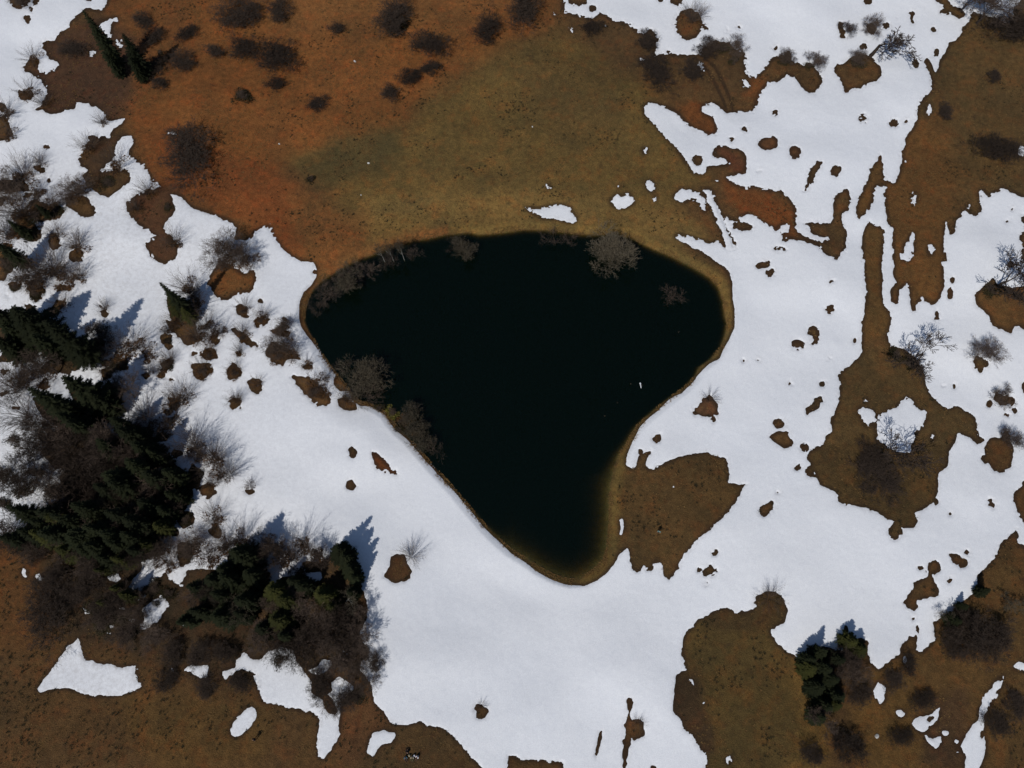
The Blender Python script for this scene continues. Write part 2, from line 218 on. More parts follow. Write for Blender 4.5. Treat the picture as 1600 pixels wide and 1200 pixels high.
WATER = P("475,490 477,477 482,463 490,448 505,435 522,425 540,413 567,402 593,392 610,385 633,378 650,374 675,370 700,364 736,362 747,365 775,363 800,360 819,357 850,358 875,360 900,364 930,365 960,364 985,369 1000,377 1020,387 1050,399 1083,416 1110,432 1123,447 1130,467 1133,490 1137,503 1133,523 1127,540 1110,560 1093,572 1088,584 1070,603 1050,617 1030,633 1010,650 993,667 980,690 967,710 960,733 954,757 952,780 952,820 948,857 943,873 927,890 907,903 890,905 867,898 843,886 820,870 798,857 775,837 755,816 738,796 727,783 711,763 694,745 679,729 665,713 649,694 637,681 624,670 613,657 605,645 590,635 575,629 560,625 549,614 540,600 526,584 516,571 506,557 496,540 488,526 480,511 475,499")
def grow_poly(pw): return [(at(u, v).x, at(u, v).y) for u, v in pw]
WXY = np.array(grow_poly(WATER))
def pond_sd(X, Y):
    """signed distance to the shore, positive on land (metres)"""
    best = np.full(X.shape, 1e9); ins = np.zeros(X.shape, bool)
    n = len(WXY)
    for i in range(n):
        ax, ay = WXY[i]; bx, by = WXY[(i + 1) % n]
        dx, dy = bx - ax, by - ay
        t = np.clip(((X - ax) * dx + (Y - ay) * dy) / (dx * dx + dy * dy), 0, 1)
        d = (X - ax - t * dx) ** 2 + (Y - ay - t * dy) ** 2
        best = np.minimum(best, d)
        if ay != by:
            c = ((ay > Y) != (by > Y)) & (X < (bx - ax) * (Y - ay) / (by - ay) + ax)
            ins ^= c
    d = np.sqrt(best)
    return np.where(ins, -d, d)
WL = -0.55
RUTS = blur(raster(P("1081,84 1086,84 1107,104 1122,130 1135,155 1139,173 1136,174 1131,157 1118,132 1103,107")) | raster(P("1095,84 1099,84 1118,99 1132,124 1145,150 1149,170 1146,171 1141,152 1128,127 1114,102")) | raster(P("1106,290 1114,300 1135,345 1146,378 1149,390 1146,390 1140,370 1128,343")), 1, 1)
def far_fade(X, Y):
    return np.clip(1 - (np.hypot(X, Y - 60) - 170) / 60, 0, 1)
def ground_z(X, Y, sd=None):
    z = 0.9 * fbm(X / 34.0, Y / 34.0, 2, 5) + 1.5 * fbm(X / 24.0, Y / 15.0, 2, 33) + 0.35 * fbm(X / 11.0, Y / 11.0, 2, 9)
    z = z + 0.045 * fbm(X / 2.2, Y / 2.2, 3, 21)
    if sd is None:
        sd = np.full(X.shape, 50.0)
        m = (X > WXY[:, 0].min() - 9) & (X < WXY[:, 0].max() + 9) & (Y > WXY[:, 1].min() - 9) & (Y < WXY[:, 1].max() + 9)
        sd[m] = pond_sd(X[m], Y[m])
    k = np.clip(sd / 7.0, 0, 1); k = k * k * (3 - 2 * k)
    z = z * k
    u, v = to_px(X, Y)
    # shelving beach along the right and lower shore, steep bank elsewhere
    shal = np.clip((v - 560) / 180, 0, 1) * np.clip((u - 680) / 120, 0, 1)
    shal = np.maximum(shal, 0.35 * np.clip((u - 1000) / 80, 0, 1))
    sl = 2.4 - 2.08 * shal
    bank = np.where(sd > 0, WL + np.minimum(sd * 0.34, -WL) , WL + np.maximum(sd * sl, -7.5))
    z = z + np.where(sd < 12, bank, 0.0)
    z = z - 0.12 * look(RUTS, u, v)
    return z, sd
def gz(x, y):
    z, _ = ground_z(np.array([x], float), np.array([y], float)); return float(z[0])

# ------------------------------------------------------------------ material helpers
def mat(name, rough=0.9, spec=0.2):
    m = bpy.data.materials.new(name); m.use_nodes = True
    nt = m.node_tree; b = nt.nodes['Principled BSDF']
    b.inputs['Roughness'].default_value = rough
    b.inputs['Specular IOR Level'].default_value = spec
    return m, nt, b
def N(nt, t, **kw):
    n = nt.nodes.new(t)
    for k, v in kw.items():
        if k in n.inputs: n.inputs[k].default_value = v
        else: setattr(n, k, v)
    return n
def noise(nt, scale, detail=4, rough=0.6, vec=None):
    n = N(nt, 'ShaderNodeTexNoise'); n.inputs['Scale'].default_value = scale
    n.inputs['Detail'].default_value = detail; n.inputs['Roughness'].default_value = rough
    if vec is None:
        g = nt.nodes.get('GEO') or N(nt, 'ShaderNodeNewGeometry'); g.name = 'GEO'; vec = g.outputs['Position']
    nt.links.new(vec, n.inputs['Vector']); return n.outputs['Fac']
def ramp(nt, fac, a, b, lo=0.0, hi=1.0):
    r = N(nt, 'ShaderNodeMapRange'); nt.links.new(fac, r.inputs['Value'])
    r.inputs['From Min'].default_value = a; r.inputs['From Max'].default_value = b
    r.inputs['To Min'].default_value = lo; r.inputs['To Max'].default_value = hi
    return r.outputs[0]
def mix(nt, fac, a, b, mode='MIX'):
    m = N(nt, 'ShaderNodeMix', data_type='RGBA', blend_type=mode)
    for s, v in ((0, fac), (6, a), (7, b)):
        if isinstance(v, (int, float)): m.inputs[s].default_value = v
        elif isinstance(v, tuple): m.inputs[s].default_value = (*v, 1)
        else: nt.links.new(v, m.inputs[s])
    return m.outputs[2]
def bump(nt, b, h, dist, strength=1.0):
    n = N(nt, 'ShaderNodeBump'); n.inputs['Distance'].default_value = dist; n.inputs['Strength'].default_value = strength
    nt.links.new(h, n.inputs['Height']); nt.links.new(n.outputs[0], b.inputs['Normal'])

# ground: dry grass over soil; the colour of each meadow comes with the mesh
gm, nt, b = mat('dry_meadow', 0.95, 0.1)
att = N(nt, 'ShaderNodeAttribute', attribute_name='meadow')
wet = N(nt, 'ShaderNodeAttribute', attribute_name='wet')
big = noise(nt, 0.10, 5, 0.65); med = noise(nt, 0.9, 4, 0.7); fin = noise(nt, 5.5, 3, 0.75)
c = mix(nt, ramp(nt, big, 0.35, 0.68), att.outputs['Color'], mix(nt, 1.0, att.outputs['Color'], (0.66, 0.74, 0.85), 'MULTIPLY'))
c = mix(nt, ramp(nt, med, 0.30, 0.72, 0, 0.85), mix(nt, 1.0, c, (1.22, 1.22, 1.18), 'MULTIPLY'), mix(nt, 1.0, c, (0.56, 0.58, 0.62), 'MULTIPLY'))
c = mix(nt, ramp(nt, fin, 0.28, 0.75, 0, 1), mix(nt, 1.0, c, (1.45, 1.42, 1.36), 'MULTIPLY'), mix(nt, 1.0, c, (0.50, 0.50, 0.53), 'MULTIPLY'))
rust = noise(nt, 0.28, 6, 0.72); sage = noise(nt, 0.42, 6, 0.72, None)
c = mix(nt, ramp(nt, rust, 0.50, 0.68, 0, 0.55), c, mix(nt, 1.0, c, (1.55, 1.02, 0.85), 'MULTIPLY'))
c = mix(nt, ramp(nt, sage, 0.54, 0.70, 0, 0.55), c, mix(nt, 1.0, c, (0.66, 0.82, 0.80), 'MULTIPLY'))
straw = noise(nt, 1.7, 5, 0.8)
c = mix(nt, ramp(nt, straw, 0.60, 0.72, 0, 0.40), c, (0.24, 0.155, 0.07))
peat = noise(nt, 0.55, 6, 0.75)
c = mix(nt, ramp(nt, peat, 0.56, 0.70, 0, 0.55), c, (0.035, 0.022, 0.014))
c = mix(nt, ramp(nt, wet.outputs['Fac'], 0.05, 0.75, 0, 0.72), c, (0.030, 0.019, 0.012))  # darkens damp soil and paints the shade along snow edges
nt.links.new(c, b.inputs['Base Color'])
hh = N(nt, 'ShaderNodeMath', operation='ADD'); nt.links.new(med, hh.inputs[0]); nt.links.new(fin, hh.inputs[1])
bump(nt, b, hh.outputs[0], 0.22, 0.8)

# snow
sm, nt, b = mat('melting_snow', 0.75, 0.25)
d1 = noise(nt, 0.045, 4, 0.55); d2 = noise(nt, 1.3, 5, 0.7); d3 = noise(nt, 7.0, 3, 0.8)
dirt = N(nt, 'ShaderNodeAttribute', attribute_name='dirt')
c = mix(nt, ramp(nt, d1, 0.35, 0.7), (0.775, 0.792, 0.820), (0.740, 0.762, 0.800))
c = mix(nt, ramp(nt, d3, 0.25, 0.75, 0, 1), mix(nt, 1.0, c, (1.10, 1.10, 1.10), 'MULTIPLY'), mix(nt, 1.0, c, (0.82, 0.82, 0.83), 'MULTIPLY'))
c = mix(nt, ramp(nt, d2, 0.35, 0.72), c, mix(nt, 1.0, c, (0.93, 0.935, 0.95), 'MULTIPLY'))
dd = N(nt, 'ShaderNodeMath', operation='MULTIPLY'); nt.links.new(dirt.outputs['Fac'], dd.inputs[0]); nt.links.new(ramp(nt, d2, 0.42, 0.72), dd.inputs[1])
c = mix(nt, dd.outputs[0], c, (0.44, 0.42, 0.40))
sp = noise(nt, 3.1, 4, 0.85)
c = mix(nt, ramp(nt, sp, 0.735, 0.76, 0, 0.55), c, (0.24, 0.22, 0.20))
nt.links.new(c, b.inputs['Base Color'])
hh = N(nt, 'ShaderNodeMath', operation='ADD'); nt.links.new(d2, hh.inputs[0]); nt.links.new(d3, hh.inputs[1])
bump(nt, b, hh.outputs[0], 0.05, 0.5)

# water: clear surface over a green body that swallows the light
wm = bpy.data.materials.new('pond_water'); wm.use_nodes = True
nt = wm.node_tree; nt.nodes.clear()
out = N(nt, 'ShaderNodeOutputMaterial')
tr = N(nt, 'ShaderNodeBsdfTransparent'); gl = N(nt, 'ShaderNodeBsdfGlossy'); gl.inputs['Roughness'].default_value = 0.06
fr = N(nt, 'ShaderNodeFresnel'); fr.inputs['IOR'].default_value = 1.33
ms = N(nt, 'ShaderNodeMixShader')
silt = N(nt, 'ShaderNodeBsdfDiffuse'); silt.inputs['Color'].default_value = (0.0012, 0.0036, 0.0022, 1)
ad = N(nt, 'ShaderNodeAddShader'); nt.links.new(tr.outputs[0], ad.inputs[0]); nt.links.new(silt.outputs[0], ad.inputs[1])
nt.links.new(fr.outputs[0], ms.inputs[0]); nt.links.new(ad.outputs[0], ms.inputs[1]); nt.links.new(gl.outputs[0], ms.inputs[2])
nt.links.new(ms.outputs[0], out.inputs['Surface'])
va = N(nt, 'ShaderNodeVolumeAbsorption'); va.inputs['Color'].default_value = (0.60, 0.56, 0.36, 1); va.inputs['Density'].default_value = 3.4
nt.links.new(va.outputs[0], out.inputs['Volume'])
rip = noise(nt, 0.7, 3, 0.6)
bn = N(nt, 'ShaderNodeBump'); bn.inputs['Distance'].default_value = 0.006; nt.links.new(rip, bn.inputs['Height'])
nt.links.new(bn.outputs[0], gl.inputs['Normal']); nt.links.new(bn.outputs[0], fr.inputs['Normal'])

def veg_mat(name, ca, cb, scale=1.5, rough=0.85):
    m, nt, b = mat(name, rough, 0.15)
    oi = N(nt, 'ShaderNodeObjectInfo')
    n = noise(nt, scale, 3, 0.7)
    c = mix(nt, ramp(nt, n, 0.3, 0.7), ca, cb)
    v = ramp(nt, oi.outputs['Random'], 0, 1, 0.75, 1.25)
    cm = N(nt, 'ShaderNodeCombineColor')
    for i in range(3): nt.links.new(v, cm.inputs[i])
    c = mix(nt, 1.0, c, cm.outputs[0], 'MULTIPLY')
    nt.links.new(c, b.inputs['Base Color'])
    return m
M = dict(
  needles=veg_mat('spruce_needles', (0.007, 0.010, 0.004), (0.017, 0.020, 0.007)),
  olive=veg_mat('olive_needles', (0.016, 0.019, 0.005), (0.040, 0.040, 0.009)),
  bark=veg_mat('dark_bark', (0.035, 0.026, 0.021), (0.070, 0.052, 0.042)),
  twig=veg_mat('brown_twigs', (0.055, 0.040, 0.031), (0.095, 0.068, 0.052)),
  grey=veg_mat('grey_twigs', (0.058, 0.047, 0.032), (0.105, 0.087, 0.060)),
  pale=veg_mat('pale_bark', (0.30, 0.29, 0.24), (0.46, 0.44, 0.38)),
  dusk=veg_mat('dark_twigs', (0.026, 0.019, 0.015), (0.045, 0.032, 0.024)),
  litter=veg_mat('dry_leaves', (0.055, 0.028, 0.012), (0.12, 0.060, 0.022), 4),
  heath=veg_mat('dark_heath', (0.020, 0.019, 0.009), (0.042, 0.032, 0.014), 4),
  moss=veg_mat('moss_green', (0.07, 0.065, 0.012), (0.11, 0.095, 0.02), 4),
  straw=veg_mat('dry_grass', (0.085, 0.048, 0.018), (0.20, 0.120, 0.045), 0.8),
  ice=veg_mat('ice', (0.7, 0.72, 0.74), (0.8, 0.82, 0.84)),
  stone=veg_mat('pale_stone', (0.40, 0.39, 0.36), (0.58, 0.57, 0.54), 6),
)
def plain(name, c, rough=0.8):
    m, nt, b = mat(name, rough, 0.3)
    n = noise(nt, 14, 3, 0.6)
    nt.links.new(mix(nt, ramp(nt, n, 0.3, 0.7), tuple(x * 0.85 for x in c), tuple(min(1, x * 1.15) for x in c)), b.inputs['Base Color'])
    return m

# ------------------------------------------------------------------ ground sheet
def axis(lo, hi, step, far):
    core = np.arange(lo, hi + step / 2, step)
    l = []; s = step; x = lo
    while x > -far: s *= 1.35; x -= s; l.append(x)
    r = []; s = step; x = core[-1]
    while x < far: s *= 1.35; x += s; r.append(x)
    return np.concatenate([np.array(l[::-1]), core, np.array(r)])
def grid_mesh(name, xs, ys, Z, keep=None):
    nx, ny = len(xs), len(ys)
    X, Y = np.meshgrid(xs, ys)
    idx = np.arange(nx * ny).reshape(ny, nx)
    q = np.stack([idx[:-1, :-1], idx[:-1, 1:], idx[1:, 1:], idx[1:, :-1]], -1).reshape(-1, 4)
    co_ = np.stack([X.ravel(), Y.ravel(), Z.ravel()], -1)
    sel = None
    if keep is not None:
        kf = keep.ravel()[q].any(1); q = q[kf]
        sel = np.unique(q); remap = np.full(nx * ny, -1); remap[sel] = np.arange(len(sel))
        q = remap[q]; co_ = co_[sel]
    me = bpy.data.meshes.new(name)
    me.vertices.add(len(co_)); me.vertices.foreach_set('co', co_.astype(np.float32).ravel())
    me.loops.add(len(q) * 4); me.loops.foreach_set('vertex_index', q.astype(np.int32).ravel())
    me.polygons.add(len(q)); me.polygons.foreach_set('loop_start', np.arange(0, len(q) * 4, 4, dtype=np.int32))
    me.polygons.foreach_set('loop_total', np.full(len(q), 4, np.int32))
    me.polygons.foreach_set('use_smooth', np.ones(len(q), bool))
    me.update(calc_edges=True)
    return me, sel
def add_attr(me, name, arr, kind='FLOAT'):
    a = me.attributes.new(name, kind, 'POINT')
    if kind == 'FLOAT': a.data.foreach_set('value', arr.astype(np.float32).ravel())
    else: a.data.foreach_set('color', np.concatenate([arr, np.ones((len(arr), 1))], 1).astype(np.float32).ravel())
def link(name, me, m=None, parent=None):
    o = bpy.data.objects.new(name, me); COL.objects.link(o)
    if m is not None and not me.materials: me.materials.append(m)
    if parent: o.parent = parent
    return o
def struct(o): o['kind'] = 'structure'; return o

X0, X1, Y0, Y1 = -150, 150, -48, 178
xs = axis(X0, X1, 0.36, 3500); ys = axis(Y0, Y1, 0.36, 3500)
GX, GY = np.meshgrid(xs, ys)
GXf, GYf = GX.ravel(), GY.ravel()
gzv, gsd = ground_z(GXf, GYf)
dep = GYf * ST + H * CT
okp = dep > 15
gu = np.where(okp, 800 + FPX * GXf / np.where(okp, dep, 1), -5000); gv = np.where(okp, 600 - FPX * (GYf * CT - H * ST) / np.where(okp, dep, 1), -5000)
wu = gu + 22 * fbm(GXf / 9, GYf / 9, 3, 40); wv = gv + 22 * fbm(GXf / 9, GYf / 9, 3, 50)
colr = np.tile(np.array([0.098, 0.052, 0.021]), (len(GXf), 1))
def tint(poly, c, r, amt=1.0):
    global colr
    w = look(blur(raster(poly), r, 2), wu, wv) * amt
    colr = colr * (1 - w[:, None]) + np.array(c) * w[:, None]
MEADOWS = [
 ("100,-600 900,-600 900,-20 840,60 720,110 640,190 560,215 440,250 430,300 500,330 530,400 500,440 420,370 260,300 200,190 190,90", (0.175, 0.068, 0.021), 14, 1),
 ("250,200 420,250 500,340 500,430 420,370 260,300", (0.185, 0.062, 0.020), 12, 1),
 ("450,300 560,330 700,345 700,375 560,405 490,440 470,400", (0.185, 0.077, 0.025), 8, 1),
 ("400,60 560,60 700,60 860,-20 860,-200 400,-200", (0.180, 0.080, 0.027), 18, 0.7),
 ("170,0 260,-10 330,60 240,150 200,180", (0.13, 0.055, 0.02), 14, 0.8),
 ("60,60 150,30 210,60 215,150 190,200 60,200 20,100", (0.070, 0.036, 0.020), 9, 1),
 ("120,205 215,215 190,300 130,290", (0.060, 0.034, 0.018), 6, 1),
 ("440,240 560,205 640,190 720,110 860,60 960,60 1010,130 1060,240 1110,300 1000,340 850,345 560,345 500,290", (0.128, 0.079, 0.026), 14, 1),
 ("460,240 560,200 640,200 620,250 520,290 470,290", (0.075, 0.055, 0.022), 10, 0.8),
 ("800,80 960,90 980,200 900,230 820,190", (0.088, 0.056, 0.022), 16, 0.6),
 ("560,310 700,300 900,300 1060,330 1130,400 1000,370 850,352 700,358 580,385", (0.185, 0.112, 0.036), 9, 0.9),
 ("860,-20 1100,-20 1190,120 1130,160 1000,130 900,60", (0.080, 0.045, 0.020), 12, 0.9),
 ("1110,280 1180,290 1250,330 1240,370 1160,330", (0.160, 0.052, 0.016), 7, 0.9),
 ("1055,165 1090,160 1130,185 1125,215 1080,200", (0.130, 0.048, 0.016), 5, 1), ("1165,115 1200,120 1195,150 1165,140", (0.15, 0.055, 0.018), 5, 1),
 ("1115,225 1165,235 1165,270 1120,262", (0.105, 0.042, 0.020), 4, 1),
 ("1240,340 1330,330 1330,410 1280,400", (0.085, 0.048, 0.020), 6, 1),
 ("1400,20 1700,-20 1700,330 1400,330", (0.095, 0.056, 0.022), 12, 1),
 ("1390,200 1480,180 1500,330 1480,480 1380,480 1380,300", (0.120, 0.058, 0.020), 14, 1),
 ("1330,230 1390,230 1360,350 1330,350", (0.115, 0.058, 0.02), 5, 1),
 ("1340,340 1400,340 1390,520 1345,520", (0.110, 0.058, 0.020), 6, 1),
 ("1260,540 1540,540 1540,850 1260,850", (0.088, 0.053, 0.021), 10, 1),
 ("950,690 1170,690 1170,910 960,910", (0.105, 0.060, 0.023), 6, 1),
 ("1050,940 1260,920 1280,1230 1090,1230", (0.100, 0.063, 0.022), 10, 1),
 ("1040,1050 1085,1040 1120,1180 1090,1190 1050,1120", (0.060, 0.036, 0.018), 5, 1),
 ("1070,950 1240,930 1240,980 1100,985", (0.068, 0.042, 0.018), 7, 0.9),
 ("1240,1010 1290,1040 1290,1230 1240,1230", (0.150, 0.085, 0.026), 8, 0.8),
 ("1340,1040 1450,1040 1480,1230 1330,1230", (0.135, 0.072, 0.023), 12, 0.9),
 ("1450,920 1640,820 1640,1230 1480,1230 1420,1080", (0.115, 0.063, 0.023), 14, 0.9),
 ("1440,1100 1520,1080 1520,1200 1440,1200", (0.075, 0.042, 0.022), 8, 0.8),
 ("-60,860 60,860 110,950 60,1020 -60,1050", (0.125, 0.058, 0.021), 12, 1),
 ("-60,1040 600,1090 600,1260 -60,1260", (0.112, 0.060, 0.024), 16, 1),
 ("180,1070 420,1100 420,1200 250,1200", (0.125, 0.068, 0.022), 12, 0.7),
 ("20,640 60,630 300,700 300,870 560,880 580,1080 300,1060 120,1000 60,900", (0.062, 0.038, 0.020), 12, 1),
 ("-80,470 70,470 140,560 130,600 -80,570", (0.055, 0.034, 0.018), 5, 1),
 ("300,400 410,400 410,470 330,470", (0.150, 0.065, 0.022), 5, 1),
 ("195,295 285,295 285,415 225,415", (0.085, 0.040, 0.020), 4, 1),
 ("575,700 630,700 630,750 575,750", (0.150, 0.050, 0.016), 4, 1), ("590,860 650,860 650,915 590,915", (0.105, 0.050, 0.022), 4, 1),
 ("450,580 525,590 525,645 480,640", (0.150, 0.075, 0.028), 4, 1), ("1180,200 1260,205 1260,255 1180,250", (0.110, 0.050, 0.022), 4, 1),
 ("1075,610 1130,610 1130,660 1075,660", (0.125, 0.060, 0.028), 4, 1), ("1515,440 1640,440 1640,530 1515,520", (0.120, 0.060, 0.022), 5, 1),
 ("1040,15 1105,10 1105,65 1045,65", (0.105, 0.050, 0.020), 4, 1), ("560,1060 760,1120 760,1210 560,1210", (0.090, 0.052, 0.022), 8, 1),
 ("500,1030 620,1090 600,1150 540,1200 520,1100", (0.120, 0.055, 0.024), 6, 0.8),
]
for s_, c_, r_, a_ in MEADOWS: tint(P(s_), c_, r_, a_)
beach = np.exp(-np.clip((gsd - 0.9) / 1.3, 0, 9) ** 2) * (gsd < 12)
beachc = np.where((gu > 700)[:, None], np.array([0.165, 0.105, 0.032]), np.array([0.185, 0.085, 0.028]))
colr = colr * (1 - beach[:, None] * 0.85) + beachc * (beach * 0.85)[:, None]
bed = (gsd < 0)
colr[bed] = colr[bed] * 0.0 + np.array([0.10, 0.075, 0.022])
colr = colr * np.where(bed, 1, np.where(GYf > 35, 1.20, 1.00))[:, None]
under = np.clip((look(snow_w, gu, gv) - 0.72) / 0.28, 0, 1) * 0.3 * (np.abs(GXf) < 149) * (GYf > -47) * (GYf < 177)
me, _ = grid_mesh('ground', xs, ys, (gzv - under).reshape(GX.shape))
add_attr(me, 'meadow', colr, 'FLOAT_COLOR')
edge = look(snow_w, gu, gv)
wet_shade_v = np.clip(edge * 2.6, 0, 1) ** 1.0  # damp soil plus the snow edge's shade, put into the ground colour
wet_shade_v = np.maximum(wet_shade_v, look(RUTS, gu, gv) * 1.0)
wet_shade_v = np.maximum(wet_shade_v, 0.5 * np.exp(-(np.abs(gsd) / 0.30) ** 2))
wet_shade_v = np.where(gsd < 0, 0, wet_shade_v)
add_attr(me, 'wet', wet_shade_v)
struct(link('ground', me, gm))

# ------------------------------------------------------------------ snow cover
st = 0.21
sx = np.arange(X0, X1, st); sy = np.arange(Y0, Y1, st)
SX, SY = np.meshgrid(sx, sy)
SXf, SYf = SX.ravel(), SY.ravel()
szv, ssd = ground_z(SXf, SYf)
u, v = to_px(SXf, SYf)
calm = np.clip((ssd - 0.3) / 4.0, 0.15, 1)           # the pond edge is smooth, the meadow edges ragged
rag = np.clip(0.75 + 1.6 * fbm(SXf / 7.0, SYf / 7.0, 2, 47), 0.25, 1.5)      # some edges crumble, others are clean
u2 = u + calm * (3.2 * fbm(SXf / 2.3, SYf / 2.3, 2, 60) + 5.6 * fbm(SXf / 0.6, SYf / 0.6, 2, 70) * rag)
v2 = v + calm * (3.2 * fbm(SXf / 2.3, SYf / 2.3, 2, 80) + 5.6 * fbm(SXf / 0.6, SYf / 0.6, 2, 90) * rag)
ms_ = look(snow_s, u2, v2); mw = look(snow_w, u, v)
ms_ = ms_ - np.clip((0.985 - mw) * 4, 0, 1) * np.clip(fbm(SXf / 0.9, SYf / 0.9, 2, 55) * 2.6 - 0.62 + (rag - .9) * .25, 0, 1) * (ssd > 2.0)
mx = look(snow_x, u, v)
roll = 0.12 * fbm(SXf / 12.0, SYf / 9.0, 2, 31) + 0.10 * fbm(SXf / 6.0, SYf / 6.0, 2, 35) + 0.022 * fbm(SXf / 0.8, SYf / 0.8, 2, 37)
thick = np.clip((ms_ - 0.5) * 0.07, -0.5, 0.18) + np.clip(mw - 0.5, 0, 1) * 0.10 + np.clip(mx - 0.5, 0, 1) * 2 * np.clip(0.05 + 0.5 * roll, 0.02, 1) * np.clip((ms_ - 0.5) * 2, 0, 1) ** 2
keep = (ms_ > 0.12) & (ssd > 0.1)
thick = np.where(ssd < 0.45, np.minimum(thick, (ssd - 0.2) * 0.6), thick)
thick = np.where(ms_ < 0.5, (ms_ - 0.5) * 0.13, np.maximum(thick, 0.0))
me, sel = grid_mesh('snow', sx, sy, (szv + thick).reshape(SX.shape), keep.reshape(SX.shape))
dirt_and_rim_v = np.clip(1 - (u - 150) / 420, 0, 1) * np.clip((v - 180) / 150, 0, 1) * 0.42 + np.clip((0.98 - mw) * 2.0, 0, 0.35)  # litter near the left wood, plus darker snow towards every melt edge
add_attr(me, 'dirt', dirt_and_rim_v[sel])
struct(link('snow', me, sm))

# ------------------------------------------------------------------ pond
bm = bmesh.new()
cen = WXY.mean(0)
top = []; bot = []
for x, y in WXY:
    d = Vector((x - cen[0], y - cen[1])); d = d * (1 + 2.2 / d.length)
    top.append(bm.verts.new((cen[0] + d.x, cen[1] + d.y, WL))); bot.append(bm.verts.new((cen[0] + d.x, cen[1] + d.y, WL - 9.5)))
bm.faces.new(top); bm.faces.new(bot[::-1])
n = len(top)
for i in range(n): bm.faces.new((top[(i + 1) % n], top[i], bot[i], bot[(i + 1) % n]))
bmesh.ops.recalc_face_normals(bm, faces=bm.faces)
me = bpy.data.meshes.new('water'); bm.to_mesh(me); bm.free()
struct(link('water', me, wm))
exec_marker = 0

# ------------------------------------------------------------------ plant meshes
class MB:
    def __init__(s): s.v = []; s.f = []
    def tube(s, p, q, r0, r1, n=3):
        d = q - p
        if d.length < 1e-5: return
        a = d.orthogonal().normalized(); b_ = d.normalized().cross(a); k = len(s.v)
        for c_, r_ in ((p, r0), (q, r1)):
            for i in range(n):
                t = 2 * math.pi * i / n
                s.v.append(c_ + (a * math.cos(t) + b_ * math.sin(t)) * r_)
        for i in range(n):
            j = (i + 1) % n
            s.f.append((k + i, k + j, k + n + j, k + n + i))
    def tri(s, a, b_, c_):
        k = len(s.v); s.v += [a, b_, c_]; s.f.append((k, k + 1, k + 2))
    def quad(s, a, b_, c_, d):
        k = len(s.v); s.v += [a, b_, c_, d]; s.f.append((k, k + 1, k + 2, k + 3))
    def mesh(s, name, m):
        me = bpy.data.meshes.new(name); me.from_pydata([tuple(x) for x in s.v], [], s.f); me.materials.append(m); me.update()
        return me
def rv(r): 
    while True:
        v_ = Vector((r.uniform(-1, 1), r.uniform(-1, 1), r.uniform(-1, 1)))
        if 0.05 < v_.length < 1: return v_.normalized()

def conifer_mesh(seed, m, slim=0.2, dens=1.0):
    """unit-height spruce: trunk and crown"""
    r = random.Random(seed); t = MB(); c_ = MB()
    bend = Vector((r.uniform(-.02, .02), r.uniform(-.02, .02), 0))
    prev = Vector((0, 0, -0.03))
    for i in range(1, 9):
        z = i / 8; q = Vector((0, 0, z)) + bend * math.sin(z * 3)
        t.tube(prev, q, 0.017 * (1 - (i - 1) / 8.2), 0.017 * (1 - i / 8.2), 6); prev = q
    z = 0.07
    while z < 0.985:
        k = 1 - z
        R0 = slim * (k ** 0.85) * (0.55 + 0.45 * min(1, z / 0.2)) + 0.012
        nb = int((5 + 5 * k) * dens) + 1
        a0 = r.uniform(0, 6.28)
        for i in range(nb):
            a = a0 + 6.283 * i / nb + r.uniform(-.3, .3)
            L = R0 * r.uniform(0.62, 1.15)
            o = Vector((0, 0, z + r.uniform(-.01, .01))) + bend * math.sin(z * 3)
            d = Vector((math.cos(a), math.sin(a), 0)); s_ = Vector((-math.sin(a), math.cos(a), 0))
            droop = 0.25 * L * (0.4 + k)
            pts = [o + d * (L * w) + Vector((0, 0, 0.05 * L - droop * w * w + (0.12 * L * w ** 4))) for w in (0, .3, .6, .85, 1)]
            for w0, w1, p0, p1 in zip((0, .3, .6, .85), (.3, .6, .85, 1), pts[:-1], pts[1:]):
                c_.tube(p0, p1, 0.0028 * (1.1 - w0), 0.0028 * (1.1 - w1) + 0.0004, 3)
            nt_ = max(4, int(9 * L / slim) + 3)
            for j in range(nt_):
                w = (j + 0.6) / nt_
                p0 = o + d * (L * w) + Vector((0, 0, 0.05 * L - droop * w * w + (0.12 * L * w ** 4)))
                wid = L * 0.46 * (1 - w * 0.72) * r.uniform(0.6, 1.2) + 0.006
                for sg in (-1, 1):
                    tip = p0 + s_ * (sg * wid * 0.8) + d * (wid * 0.62) + Vector((0, 0, -wid * r.uniform(0.05, 0.4)))
                    h = d * (L / nt_ * 0.55)
                    c_.tri(p0 - h, tip, p0 + h)
                    if r.random() < 0.6:
                        t2 = p0 + s_ * (sg * wid * 0.45) + d * (wid * 0.1) + Vector((0, 0, wid * r.uniform(-0.5, 0.25)))
                        c_.tri(p0 - h * 0.8, t2, p0 + h * 0.8)
            c_.tri(pts[3] - s_ * 0.007, pts[4] + d * 0.014, pts[3] + s_ * 0.007)
        z += 0.024 + 0.018 * k * r.random()
    for i in range(6):
        a = i * 1.05; c_.tri(Vector((0.006 * math.cos(a), 0.006 * math.sin(a), 0.95)), Vector((0, 0, 1.01)), Vector((0.006 * math.cos(a + 1), 0.006 * math.sin(a + 1), 0.95)))
    return t.mesh('trunk', M['bark']), c_.mesh('crown', m)

